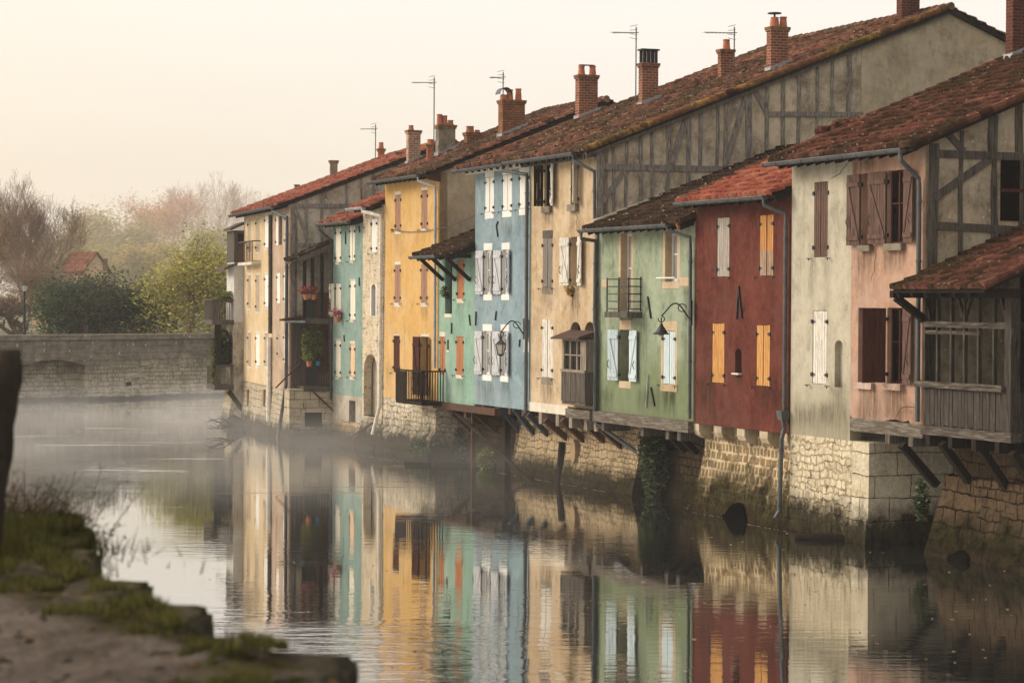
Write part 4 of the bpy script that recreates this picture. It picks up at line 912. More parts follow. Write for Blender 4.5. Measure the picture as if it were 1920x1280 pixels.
s0_, s1_ = ye.F(786, 725)[0], ye.F(836, 725)[0]; of = .85; s0_ -= .0
zs = ye.F(810, 753, .4)[1]; zr_ = ye.F(810, 696, .4)[1]
bl = ye.b(MB().box(s0_, s1_, -of, .02, zs - .12, zs), 'balcony', 'timber_dark')
mb = MB()
for i in range(9): mb.box(s0_ + .12 * i, s0_ + .12 * i + .11, -of - .02, -of, zs - .05, zr_ - .03)
ye.b(mb, 'balcony_panel', 'timber_dark', bl)
mb = MB(); s_p = s0_ + 1.1
for i in range(10): 
    s = s_p + (s1_ - s_p) * i / 9; mb.box(s - .015, s + .015, -of - .015, -of + .015, zs, zr_)
for i in range(9):
    v = -of + of * i / 9; mb.box(s1_ - .03, s1_, v - .015, v + .015, zs, zr_)
mb.box(s0_, s1_, -of - .03, -of + .03, zr_ - .02, zr_ + .03); mb.box(s1_ - .05, s1_ + .01, -of + .03, 0, zr_ - .02, zr_ + .03); mb.box(s1_ - .05, s1_ + .02, -of - .035, -of + .05, zs, zr_ + .04)
ye.b(mb, 'railing', 'timber_dark', bl)
sA, sB = F(717, 860)[0], F(818, 800)[0]
ye.b(MB().extr([(-.45, -1.2), (-.32, 0), (-.2, .75), (-.03, 1.0), (0, zb - .002), (1.6, zb - .002), (1.6, -1.2)], sA, sB), 'stone_base', 'stone_yellow')
gs = ye.s1 - .6
ye.pipe([(gs, ye.gv, ye.gz - .06), (gs, ye.gv, ye.gz - .2), (ye.s1 - .12, -.1, F(820, 350)[1]), (ye.s1 - .1, -.1, F(820, 372)[1]), (ye.s1 - .1, -.1, F(820, 690)[1])], m='zinc_pale')
ye.chimney(760, 790, 246, 308, 'brick_buff', pots=((.3, .2, .1, 'pot'),))
ye.chimney(814, 856, 236, 290, 'chim_grey', pots=((.15, .4, .11, 'pot'), (.45, .36, .11, 'pot'), (.8, .2, .11, 'pot')))
ye.chimney(931, 987, 190, 252, 'brick_old', pots=((.15, .42, .15, 'cowl'), (.42, .4, .12, 'pot'), (.8, .44, .12, 'pot')))
ye.chimney(868, 905, 250, 268, 'brick', pots=((.25, .25, .12, 'pot'), (.4, .25, .1, 'pot'), (.8, .12, .1, 'pot')), flash=False)
ye.chimney(1344, 1377, 95, 138, 'brick', pots=((.55, .34, .12, 'pot'),), flash=False)

# ================================================================== narrow rubble front, grey green front
ru = House('rubble_house', 'narrow pale rubble stone front with a tall walled up arch', 'house', ROW, 680, 721.5)
ru.roof((676, 388), .45, .42, 3.6, 'roof_far', seed=81, left_over=.05, right_over=-.05, ridge=False)
ru.gutter('zinc_pale', s0=ru.s0 - .3, s1=ru.s1 - .9); ru.rafters(.5)
zb = ru.F(700, 846)[1]
ru.win(696.5, 410, 706.5, 474, 'closed', 'w_white', sill=2); ru.win(696, 533, 704.5, 592, 'niche', arch=True, depth=.2, reveal='dark', surround=.1, trim='trim_white')
ru.win(682, 663, 707, 818, 'niche', arch=True, depth=.35, reveal='niche')
ru.front('rubble', 1.2)
ru.b(MB().extr(wallprof(0, 1.2, -.4, 1.5), ru.s0 - .02, sA), 'stone_base', 'stone_yellow')
ru.gable('rubble', ru.s1 - .01, .01, 3, 6, ru.zroof)
gs = ru.s1 - 1.0
ru.pipe([(gs, ru.gv, ru.gz - .06), (gs, ru.gv, ru.gz - .15), (ru.s1 - .15, -.1, F(719, 405)[1]), (ru.s1 - .13, -.1, F(719, 425)[1]), (ru.s1 - .25, -.1, F(714, 760)[1]), (ru.s1 - .3, -.35, .6)], m='pipe_cream', r=.075)
mb = MB(); A = F(656, 819, .3); B = F(703, 789, .05); mb.tube([(A[0], -.3, A[1]), (B[0], -.05, B[1])], .03, 6); ru.b(mb, 'mooring_pole', 'rust')

gl = House('grey_green_house', 'grey green front with cream shutters on a concrete base with a narrow opening', 'house', ROW, 624.5, 680)
gl.roof((634, 416), .45, .42, 3.2, 'roof_far', seed=82, left_over=.25, right_over=0, ridge=False)
gl.gutter(s0=gl.s0 - .35, s1=gl.s1 - .1); gl.rafters(.5)
zb = gl.F(650, 741)[1]
for q in ((629.5, 427, 639, 492), (656.3, 424, 665, 489), (656.3, 525, 666, 600), (629, 637, 638.5, 707)): gl.win(*q, 'closed', 'w_cream', lint=2, sill=4)
gl.win(629, 531, 639, 594, 'closed', 'w_cream', L=(176, .5)); gl.win(656.5, 645, 665.5, 706, 'closed', 'w_peach', lint=6, sill=6)
gl.front('sage', zb)
gl.anchor([((649, 434), (649, 458))]); gl.anchor([((674, 424), (676, 436))]); gl.anchor([((674.5, 520), (675, 536))]); gl.anchor([((646, 628), (647, 640))])
h2 = House.__new__(House); h2.__dict__.update(gl.__dict__); h2.holes = []
h2.win(654.5, 751, 666.5, 801, 'niche', depth=.25, reveal='dark')
h2.front('block', .9, zt=zb - .002, name='base_wall')
gl.b(MB().extr(wallprof(0, .9, -.3, 1.5), gl.s0, gl.s1 - .02), 'stone_base', 'stone_mid')
gl.gable('sage', gl.s0 + .25, .02, 3, .5, gl.zroof)
gs = gl.s0 - .2
gl.pipe([(gs, gl.gv, gl.gz - .06), (gs, gl.gv, gl.gz - .2), (gl.s0 - .05, -.05, F(623, 452)[1]), (gl.s0 - .06, -.05, F(623, 470)[1]), (gl.s0 - .06, -.05, F(623, 750)[1])])

# ================================================================== far house, turned a little more along the river
fa = House('pale_yellow_house', 'tall pale yellow and beige front at the far end with slim closed shutters', 'house', FAR, 457, 543.5, 550)
fa.roof((475, 394), .45, .385, 6.9, 'roof_far', verge=('roof_far', 'RL'), seed=91, left_over=.4, right_over=.15, back=4)
fa.gutter(s0=fa.s0 - .5, s1=fa.s1 - .9); fa.rafters(.6)
smid2 = fa.F(510, 560)[0]
zb = fa.F(500, 722)[1]
cols = [(464.5, 470.5), (479.5, 486.6), (496, 503)]; ms = ['w_taupe', 'w_taupe', 'w_white', 'w_taupe', 'w_taupe', 'w_white', 'w_taupe', 'w_white', 'w_taupe']
rows = [((412, 472), (409, 472), (404, 465)), ((516, 577), (516, 583), (514, 576)), ((624, 686), (625, 686), (625, 686))]
i = 0
for r_ in rows:
    for (x0, x1), (ya, yb_) in zip(cols, r_):
        fa.win(x0, ya, x1, yb_, 'closed', ms[i], sill=5, lint=4, leaves=1, catches=False); i += 1
fa.front('faryellow', zb, s1=smid2)
fa.holes = []
for q, k_, m_ in (((517.5, 404, 521.8, 461), 'closed', 'w_white'), ((523, 406, 529, 459), 'open', 'w_white'), ((534, 402, 539.5, 457.5), 'closed', 'w_white'), ((519.5, 511, 525, 569), 'closed', 'w_white'), ((532, 509, 539.5, 568), 'closed', 'w_white'), ((520, 628, 525, 668), 'closed', 'w_taupe'), ((532, 624, 537.5, 681), 'closed', 'w_white')):
    fa.win(*q, k_, m_, leaves=1, catches=False, pane='dark')
fa.front('fartan', zb, s0=smid2 + .002, name='front_wall')
fa.gable('farrender', fa.s1, .02, 10, .5, lambda v: fa.zroof(v) if v < fa.vr else 2 * fa.zroof(fa.vr) - fa.zroof(v), peak=(fa.vr, fa.zroof(fa.vr)))
fa.gable('faryellow', fa.s0 + .25, .02, 8, .5, fa.zroof)
posts = [(548, 740, .2), (575, 480, .14), (604, 480, .14), (650, 480, .14), (676, 480, .14), (700, 480, .14)]
fa.timbers(fa.s1, posts, [((548, 386), (700, 386), .16), ((548, 459), (640, 461), .16), ((552, 390), (575, 440), .14)], fa.zroof)
s = smid2; fa.pipe([(s, -.08, fa.z0 - .25), (s, -.08, fa.F(510, 625)[1])], m='timber', r=.075, name='vent_shaft'); fa.pipe([(s, -.1, fa.F(510, 632)[1]), (s, -.12, .55)], m='pipe_cream', r=.1, name='soil_pipe')
gs = fa.s1 - .9; fa.pipe([(gs, fa.gv, fa.gz - .05), (gs, fa.gv, fa.gz - .2), (fa.s1 - .15, -.1, fa.F(541, 408)[1]), (fa.s1 - .12, -.1, fa.F(541, 425)[1]), (fa.s1 - .2, -.1, fa.F(538, 720)[1]), (fa.s1 - .9, -.3, 0)], r=.07)
s0_, s1_ = fa.F(462, 495)[0], fa.F(488.5, 495)[0]; of = .35; zs, zr_ = fa.F(475, 491, .2)[1], fa.F(475, 452, .2)[1]
bl = fa.b(MB().box(s0_, s1_, -of - .03, .02, zs - .12, zs), 'balcony', 'trim_pale'); mb = MB()
for i in range(10): s = s0_ + (s1_ - s0_) * i / 9; mb.box(s - .02, s + .02, -of, -of + .03, zs, zr_)
mb.box(s0_, s1_, -of - .01, -of + .04, zr_ - .03, zr_ + .02)
for s in (s0_, s1_): mb.box(s - .02, s + .02, -of, 0, zr_ - .03, zr_ + .02); mb.box(s - .02, s + .02, -of, 0, zs + .03, zs + .06)
fa.b(mb, 'railing', 'rust', bl)
fa.b(MB().extr(wallprof(0, zb - .002, -.15, 1.5), fa.s0 + .01, fa.s1), 'stone_base', 'stone_far')
for x in (467, 497.5):
    s, z1 = fa.F(x, 730); z0 = fa.F(x, 760)[1]; fa.b(MB().box(s - .12, s + .12, -.1, -.01, z0, z1), 'slit_opening', 'reveal_tan')
fa.chimney(617, 634, 302, 333, 'chim_grey', flash=False); fa.chimney(707, 722, 280, 298, 'pot', pots=((.5, .3, .12, 'pot'),), flash=False); fa.chimney(553, 561, 347, 353, 'pot', flash=False); fa.chimney(741, 753, 286, 297, 'chim_grey', flash=False)
fa.chimney(799, 812, 272, 292, 'pot', pots=((.6, .2, .12, 'pot'),), flash=False)

# courtyard between the far house and the grey green one, with stacked balconies
SA, SB = fa.s1 + .04, fa.s1 + 1.12                     # the gap between the far gable and the grey green house is about a metre wide
cy = House.__new__(House); cy.f = FAR; cy.holes = []
cy.root = root('stacked_balconies', FAR, (SB, 1.2, 0), 'two stacked dark flower balconies under a small tiled lean-to, against the far grey gable', 'balcony')
K = lambda x, y, s=SB: FAR.G(x, y, s)
K0 = lambda x: K(x, 640)[0]
zk = lambda y, x=595: K(x, y)[1]
v0, z0 = K(545, 488); v1, z1 = K(626, 453); tn_ = (z1 - z0) / (v1 - v0)
rf = cy.b(MB().extr([(v0, z0 - .02), (v1, z1 - .02), (v1, z1 - .16), (v0, z0 - .12)], SA, SB + .1), 'roof', 'timber')
tb = MB(); cs_ = 1 / math.hypot(1, tn_); tiles(tb, SA, SB + .12, -.06, (v1 - v0) / cs_, lambda s, t, n: (s, v0 + t * cs_ - n * tn_ * cs_, z0 + t * tn_ * cs_ + n * cs_), random.Random(5)); cy.b(tb, 'roof_tiles', 'roof_dark', rf, tint=True)
cy.b(MB().beam((SB + .05, v0 + .3, z0 - .12 + .3 * tn_), (SB + .05, v1, z1 - .16), .12, .2), 'verge_board', 'timber')
for x in (571, 586, 604): cy.b(MB().box(SB - .12, SB, K0(x) - .06, K0(x) + .06, zk(598), z0 + (K0(x) - v0) * tn_ - .1), 'balcony_post', 'timber_dark')
for ya, yb_, xa, xb in ((560, 597, 569, 594), (683, 724, 573, 596)):
    bl = cy.b(MB().box(SA, SB + .03, K0(xa) - .08, K0(624), zk(yb_) - .2, zk(yb_)), 'balcony', 'timber')
    cy.b(MB().box(SB - .03, SB, K0(xa), K0(xb), zk(yb_) + .02, zk(ya)), 'balcony_panel', 'iron', bl); mb = MB()
    for i in range(9): v = K0(xb) + (K0(623) - K0(xb)) * (i + .5) / 9; mb.box(SB - .03, SB, v - .014, v + .014, zk(yb_), zk(ya) - .02)
    mb.box(SB - .035, SB + .005, K0(xa), K0(624), zk(ya) - .03, zk(ya)); cy.b(mb, 'railing', 'rust', bl)
cy.b(MB().box(SA, SA + .05, K0(600), K0(626), zk(700), zk(612)), 'rust_panel', 'rust_wall')
cy.b(MB().box(SA, SA + .06, K0(600), K0(626), zk(596), zk(548)), 'inner_panel', 'rust_wall')
mb = MB()
for i in range(6): v = K0(553) + .17 * i; mb.box(SA + .3, SA + .33, v, v + .155, zk(724), zk(606))
cy.b(mb, 'plank_screen', 'plank')
z_ = zk(602); cy.b(MB().hexa([(SA, K0(533), z_), (SB + .15, K0(533), z_), (SB + .15, K0(571), z_ + .15), (SA, K0(571), z_ + .15), (SA, K0(533), z_ + .06), (SB + .15, K0(533), z_ + .06), (SB + .15, K0(571), z_ + .24), (SA, K0(571), z_ + .24)]), 'porch_roof', 'roof_dark')
cy.b(MB().tube([(SB + .1, K0(533), z_ - .02), (SB + .1, K0(571), z_ - .02)], .045, 8), 'gutter', 'zinc_pale')
cy.b(MB().box(SA - .02, SB, K0(543), K0(640), -1.2, zk(730)), 'stone_base', 'stone_far')
cy.b(MB().box(SB - .2, SB + .004, K0(572), K0(604), zk(800), zk(773)), 'cellar_opening', 'black_void')
mb = MB(); A, B = K(583, 730), K(629, 775); mb.tube([(SB + .04, *A), (SB + .2, *B)], .035, 6); cy.b(mb, 'raking_prop', 'rust')
mb = MB(); A, B = K(516, 727), K(560, 682); mb.tube([(SB + .1, *A), (SB + .1, *B)], .03, 6); cy.b(mb, 'raking_prop', 'rust')

# ================================================================== white house beyond with river balconies
wh = House('balcony_house', 'white walled house with weathered wooden balconies, beyond the pale yellow front', 'house', FAR, 440, 455, 550)
e1 = fa.s0 - .03; e0 = e1 - 2.0; pv = -.42
zf_ = lambda y: FAR.G(448, y, e1)[1]
wh.b(MB().box(e0, e1, pv, 3, zf_(604), zf_(492)), 'white_wall', 'white_wall'); wh.b(MB().box(e0, e1 - .01, pv - .0, 3, zf_(492) + .002, zf_(432)), 'upper_wall', 'timber'); wh.b(MB().box(e0, e1 - .005, pv, 3, .3, zf_(604) - .002), 'lower_wall', 'farrender')
bx = lambda x: FAR.G(x, 600, e1)[0]
for ya, yb_, xa in ((561, 600, 398), (684, 722, 403)):
    v0 = bx(xa); zs, zr_ = zf_(yb_), zf_(ya); bl = wh.b(MB().box(e0 - .3, e1 + .02, v0, pv, zs - .2, zs), 'balcony', 'timber'); mb = MB(); n = 12
    n = 9
    for i in range(n): v = v0 + .3 + (pv - v0 - .3) * i / n; mb.box(e1 - .03, e1, v, v + .04, zs, zr_ - .05)
    mb.box(e1 - .04, e1 + .01, v0, v0 + .28, zs, zr_ - .05)
    for i in range(14): s = e0 - .3 + 2.2 * i / 14; mb.box(s, s + .06, v0, v0 + .03, zs, zr_ - .05)
    mb.box(e0 - .3, e1 + .03, v0 - .03, v0 + .06, zr_ - .06, zr_); mb.box(e1 - .06, e1 + .03, v0 + .06, pv, zr_ - .06, zr_)
    wh.b(mb, 'railing', 'timber', bl)
for v in (bx(403), bx(409)): wh.b(MB().box(e1 - .12, e1, v, v + .14, zf_(685), zf_(604)), 'balcony_post', 'timber_dark')
mb = MB(); mb.beam((e1 - .1, bx(430), zf_(733)), (e1 - .1, bx(455), zf_(768)), .2, .22, up=(1, 0, 0)); wh.b(mb, 'strut', 'timber_dark')
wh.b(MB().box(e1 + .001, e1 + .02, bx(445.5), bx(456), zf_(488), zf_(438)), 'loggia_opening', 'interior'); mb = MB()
for i in range(7): v = bx(443) + (bx(456) - bx(443)) * i / 7; mb.box(e1 + .02, e1 + .05, v, v + .04, zf_(489), zf_(462))
wh.b(mb, 'loggia_railing', 'timber_brown')
for ya, xb, yy in ((428, 432, 420), (503, 419, 490)):
    v0, v1 = bx(xb), bx(457); z0_, z1_ = zf_(ya), zf_(yy); o_ = wh.b(MB().extr([(v0, z0_), (v1, z1_ + .1), (v1, z1_ - .02), (v0, z0_ - .1)], e0, e1 + .1), 'roof', 'timber')
wh.b(MB().extr(wallprof(pv - .02, 2.0, pv - .3, 2), e0, e1 - .01), 'stone_base', 'stone_far')
# ================================================================== water, ground, quay
n = NT('river_water'); o = n.obj(); 
big = n.noise(n.map(o, (.035, .09, 1)), 1.0, 3, .5)
rip = n.noise(n.map(o, (.55, 2.0, 1)), 1.6, 3, .5, .3); rip2 = n.noise(n.map(o, (1.2, 5.0, 1)), 3.0, 2, .5)
hh = n.math('ADD', n.math('MULTIPLY', rip, .8), n.math('MULTIPLY', rip2, .14)); amp = n.mr(big, .42, .66, .06, .6)
sep = n.nd('ShaderNodeSeparateXYZ', {0: o}).outputs; wx = n.math('ADD', sep[0], n.math('MULTIPLY', n.noise(n.map(o, (.15, .3, 1)), 1.0, 3), 6.0)); wy = n.math('ADD', sep[1], n.math('MULTIPLY', n.noise(n.map(o, (.25, .5, 1), loc=(4, 2, 0)), 1.0, 4), 6.0))
def band(v, a, b, c_, d): return n.math('MULTIPLY', n.mr(v, a, b), n.mr(v, c_, d, 1, 0))
riffle = n.math('MULTIPLY', band(wy, 35, 38, 41, 44), band(wx, -6, -3, .5, 3.5))
streaks = n.math('MULTIPLY', n.mr(n.noise(n.map(o, (.11, .7, 1)), 1.0, 4, .6), .64, .69), n.mr(sep[1], 60, 80))
amp = n.math('ADD', amp, n.math('ADD', n.math('MULTIPLY', riffle, 1.9), n.math('MULTIPLY', streaks, 2.4)))
nb = n.bump(n.math('MULTIPLY', hh, amp), .18, .09)
n.bsdf((.017, .018, .016, 1), .008, nb, .5, IOR=1.33); pb_ = n.out.inputs[0].links[0].from_socket
gl_ = n.nd('ShaderNodeBsdfGlossy', {'Color': (.95, .94, .92, 1), 'Roughness': .008, 'Normal': nb}); mx = n.nd('ShaderNodeMixShader', {0: .5, 1: pb_, 2: gl_.outputs[0]}); n.t.links.new(mx.outputs[0], n.out.inputs[0]); M['water'] = n.m
tag(MB().add([(-400, -40, 0), (400, -40, 0), (400, 170, 0), (-400, 170, 0)], [(0, 1, 2, 3)]).build('river_water', 'water', frame=WLD), kind='structure')
n = NT('meadow'); o = n.obj(); n.bsdf(n.mix(n.noise(o, .4, 6), lin('#4d5530'), lin('#7a6c46')), 1.0); M['meadow'] = n.m
qA, qB = at_z(160, 750, 0), at_z(400, 742, 0)      # foot of the quay wall
qd = (qB - qA); qd /= np.linalg.norm(qd); qn = np.array([-qd[1], qd[0], 0])
if qn[1] < 0: qn = -qn
ZQ = 3.2
vs, fs = [], []; xs = np.concatenate([np.linspace(-500, -60, 12), np.linspace(-50, 160, 22), np.linspace(180, 600, 10)]); ys = np.concatenate([np.linspace(0, 300, 16), np.linspace(320, 1400, 24)])
hillz = lambda d, a: ZQ - .2 + 30 * max(0, min(1, (d - 200) / 560)) ** 1.3 * (1 - .35 * math.sin(a * .013 + 1)) * max(.15, min(1, (260 - a) / 240))
for d in ys:
    for a in xs: p = qA + qd * a + qn * (d + .6); vs.append((p[0], p[1], hillz(d, a)))
for j in range(len(ys) - 1):
    for i in range(len(xs) - 1): k = j * len(xs) + i; fs.append((k, k + 1, k + len(xs) + 1, k + len(xs)))
tag(MB().add(vs, fs).build('far_bank_ground', 'meadow', frame=WLD), kind='structure')
lw = lambda s, v, z: ROW.O + ROW.X * s + ROW.Y * v + np.array([0, 0, z])
tag(MB().add([tuple(lw(s, v, 1.6)) for s, v in ((-60, 9), (60, 9), (60, 200), (-60, 200))], [(0, 1, 2, 3)]).build('town_ground', 'meadow', frame=WLD), kind='structure')

QF = Frame(qd[:2], qA)
sq = lambda x, y=750: QF.F(x, y)[0]
ztop = QF.F(280, 626)[1]
qw = root('quay_wall', QF, (sq(200), 0, 0), 'long weathered stone quay wall with a darker recessed arch, closing the river', 'quay wall')
mb = MB().extr([(-.35, -1.5), (-.25, 0), (0, .8), (0, ztop - .28), (1.2, ztop - .28), (1.2, -1.5)], sq(160), sq(400) + 30); mb.build('stone_face', 'stone_bridge', qw)
mb = MB().extr([(1.0, -1.5), (1.0, ztop - .28), (2.4, ztop - .28), (2.4, -1.5)], sq(160) - 60, sq(160) - .002); mb.build('recessed_face', 'stone_bridge', qw)
arch = [(sq(160) - .01, QF.F(160, 684)[1])]
for k in range(13):
    x = 158 - (158 - 20) * k / 12; arch.append((sq(x), QF.F(x, 684 - 10 * math.sin(math.pi * min(1, k / 10)))[1]))
arch += [(sq(20) - 40, QF.F(20, 684)[1]), (sq(20) - 40, ztop - .28), (sq(160) - .01, ztop - .28)]
MB().sheet(arch, [], lambda a, c, d: (a, -.02 + d, c), 1.1).build('arch_face', 'stone_bridge', qw)
MB().extr([(-.12, ztop - .279), (1.3, ztop - .279), (1.3, ztop), (-.12, ztop)], sq(160) - 60, sq(400) + 30).build('coping', 'stone_bridge', qw)
s, z = QF.F(241, 726); MB().box(s - .18, s + .18, -.03, .1, z - .28, z + .3).build('drain_slot', 'dark', qw)

M['foam'] = plain('river_foam', lin('#b8b0a2'), .7); rng = random.Random(12); mb = MB()
for xa, ya, xb, yb_ in ((640, 847, 705, 858), (708, 859, 800, 872), (937, 886, 1140, 922), (1300, 960, 1355, 970), (1402, 982, 1476, 996), (1486, 989, 1606, 1012), (1762, 1030, 1915, 1066)):
    t = 0.0
    while t < 1:
        L = rng.uniform(.02, .12); p = at_z(xa + (xb - xa) * t, ya + (yb_ - ya) * t, .006); q = at_z(xa + (xb - xa) * min(1, t + L), ya + (yb_ - ya) * min(1, t + L), .006); wd = rng.uniform(.008, .022); d_ = -ROW.Y * wd
        mb.add([tuple(p), tuple(q), tuple(q + d_), tuple(p + d_)], [(0, 1, 2, 3)]); t += L + rng.uniform(0, .12)
tag(mb.build('foam', 'foam', frame=WLD), kind='stuff')
mb = MB()
for k in range(260):
    x = rng.uniform(300, 1900); y = rng.uniform(880, 1270); p = at_z(x, y, .008); a = rng.uniform(0, 6.28); r = rng.uniform(.02, .06); mb.cur = rng.random()
    mb.add([tuple(p + np.array([math.cos(a + q) * r * f_, math.sin(a + q) * r * f_, 0])) for q, f_ in ((0, 1), (1.57, .5), (3.14, 1), (4.71, .5))], [(0, 1, 2, 3)])
tag(mb.build('floating_leaves', leafmat('fallen_leaf', lin('#6b5230'), lin('#cbb68a')), frame=WLD, tint=True), kind='stuff')
# ------------------------------------------------------------------ lamps
def arm_lamp(frame, s, v0, z_top, reach, kind, label):
    r_ = root('wall_lantern', frame, (s, v0, z_top), label, 'street lamp', 'wall lanterns on scrolled iron arms')
    pts = [(s, v0 - reach * t, z_top + .22 * math.sin(t * math.pi * 1.55 - .9) + .1 * t) for t in [k / 14 for k in range(15)]]
    mb = MB().tube(pts, .02, 6); e = pts[-1]
    sc = [(s, e[1] + .0 + .09 * math.sin(t), e[2] - .08 + .08 * math.cos(t)) for t in [k * .5 for k in range(11)]]; mb.tube(sc, .014, 5)
    sc = [(s, v0 - .25 + .12 * math.cos(t), pts[3][2] + .1 + .1 * math.sin(t)) for t in [k * .5 for k in range(12)]]; mb.tube(sc, .014, 5)
    mb.box(s - .05, s + .05, v0 - .03, v0 + .03, z_top - .3, z_top + .35); mb.tube([(s, v0 - reach, e[2] - .04), (s, v0 - reach, e[2] - .2)], .018, 6)
    mb.build('lantern_arm', 'iron', r_); c = (s, v0 - reach, e[2] - .2)
    if kind == 'bell':
        MB().lathe(c, [(.04, 0), (.05, -.05), (.09, -.1), (.16, -.22), (.22, -.26), (.22, -.28), (.18, -.28)], 14).build('lamp_shade', 'iron', r_)
        MB().lathe(c, [(.05, -.26), (.08, -.3), (.04, -.34)], 10).build('bulb', 'lampglass', r_)
    else:
        MB().lathe(c, [(.03, 0), (.04, -.05), (.17, -.17), (.19, -.19), (.14, -.19)], 4).build('lamp_roof', 'iron', r_)
        MB().lathe(c, [(.155, -.195), (.09, -.48)], 4).build('lamp_glass', 'lampglass', r_)
        mb = MB()
        for k in range(4):
            t = 2 * math.pi * k / 4; mb.tube([(c[0] + .165 * math.cos(t), c[1] + .165 * math.sin(t), c[2] - .19), (c[0] + .1 * math.cos(t), c[1] + .1 * math.sin(t), c[2] - .5)], .014, 5)
        mb.lathe(c, [(.105, -.48), (.105, -.51), (.04, -.55)], 4); mb.build('lamp_frame', 'iron', r_)
s, z = ROW.F(990, 618); arm_lamp(ROW, s, -.12, z, .78, 'box', 'glazed four sided lantern on a scrolled iron arm against the blue front')
s, z = ROW.F(1303, 588); arm_lamp(ROW, s, -.12, z, .85, 'bell', 'black bell shaped lamp on a scrolled iron arm in front of the green house')
p = QF.G(46, 622, sq(46)); s = QF.F(46, 600, -2.2)[0]; zt = QF.F(46, 530, -2.2)[1]
lp = root('street_lamp', QF, (s, 2.2, ZQ), 'slim dark lamp post with a lantern head standing on the quay wall', 'street lamp'); c = (s, 2.2, ZQ); Hh = zt - ZQ
MB().lathe(c, [(.12, 0), (.1, .5), (.055, .6), (.045, Hh - .5), (.09, Hh - .48), (.05, Hh - .46)], 8).build('lamp_pole', 'iron', lp)
MB().lathe(c, [(.1, Hh - .46), (.19, Hh - .15)], 6).build('lamp_glass', 'lampglass', lp); MB().lathe(c, [(.22, Hh - .15), (.2, Hh - .12), (.06, Hh), (.02, Hh + .1)], 6).build('lamp_cap', 'iron', lp)

# ------------------------------------------------------------------ aerials
def aerial(frame, P, top, label, boom=1.1, up=True):
    r_ = root('tv_aerial', frame, tuple(P), label, 'aerial', 'television aerials on the roofs'); s, v, z = P
    MB().tube([(s, v, z), (s, v, top)], .022, 6).build('mast', 'zinc', r_); mb = MB(); zb_ = top - .18
    mb.tube([(s, v + .1, zb_), (s, v - boom, zb_ - .06)], .014, 5)
    for k in range(9): vv = v - .1 - (boom - .1) * k / 8; mb.tube([(s - .16, vv, zb_ - .03), (s + .16, vv, zb_ - .03)], .007, 4)
    for k in range(4): mb.tube([(s, v + .05, zb_ + .25 - .16 * k), (s, v - .22, zb_ + .18 - .12 * k)], .008, 4)
    mb.build('antenna', 'zinc', r_)
def onroof(h, x, yb, yt, label, boom):
    P = h.f.R(x, yb, h.z0, h.eoff, h.tan); k = np.linalg.norm(P - h.f.c) / FPX; aerial(h.f, P, P[2] + (yb - yt) * k, label, boom)
onroof(tn, 1192, 196, 52, 'tall aerial strapped to the brick chimney with the black cage cowl', .85)
onroof(ye, 1376.5, 128, 52, 'aerial beside the short single pot chimney near the ridge', 1.05)
onroof(ye, 943, 240, 136, 'aerial behind the three pot chimney with the metal cowl', .5)
onroof(ye, 813.5, 288, 146, 'tall thin aerial beside the lichened grey chimney', .85)
onroof(fa, 704, 298, 234, 'aerial on the far orange roof by the small orange chimney', .7)

# ------------------------------------------------------------------ plants on and below the fronts
def bush(name, frame, c, size, n, label, cat, m='ivy', leaf=.07, seed=1, group=None, hang=0.0, stems=True):
    rng = random.Random(seed); r_ = root(name, frame, tuple(c), label, cat, group); pts = []
    for k in range(n):
        while True:
            q = np.array([rng.uniform(-1, 1) for _ in range(3)])
            if (q ** 2).sum() < 1: break
        cl = .75 + .5 * math.sin(q[0] * 4.1 + seed) * math.sin(q[2] * 3.3 + seed * 2)
        pts.append((c[0] + q[0] * size[0] * cl, c[1] + q[1] * size[1], c[2] + q[2] * size[2] * (1 if q[2] > 0 else 1 + hang)))
    MB().leaves(pts, leaf, rng).build('foliage', m, r_, tint=True)
    if stems:
        mb = MB()
        for k in range(7): q = pts[k * 3]; mb.tube([(c[0] + rng.uniform(-.1, .1), c[1] + .1, c[2] - size[2] * .9), ((q[0] + c[0]) / 2 + .05, q[1] + .05, (q[2] + c[2]) / 2 - .1), q], [.03, .02, .008], 5)
        mb.build('stem', 'timber_brown', r_)
    return r_
def on(x, y, off): s, z = ROW.F(x, y, off); return (s, -off, z)
bush('ivy', ROW, on(1224, 862, -.95), (.75, .35, 1.2), 3200, 'tall dark ivy mass climbing the shadowed river wall under the green house', 'ivy', leaf=.085, seed=3)
bush('ivy', ROW, on(858, 832, -.85), (.85, .3, .65), 1500, 'ivy hanging on the dark wall below the mint front beside the thin post', 'ivy', leaf=.075, seed=5)
bush('shrub', ROW, on(911, 862, -.3), (.5, .3, .42), 600, 'low shrub growing at the waterline left of the brown prop post', 'shrub', 'hang', .06, seed=6)
bush('ivy', ROW, on(1728, 938, -.45), (.3, .15, .5), 350, 'small ivy at the corner of the cream stone pier under the gallery', 'ivy', leaf=.07, seed=8)
for q, x, y in ((1, 772, 845), (2, 800, 838), (3, 745, 848)): pass
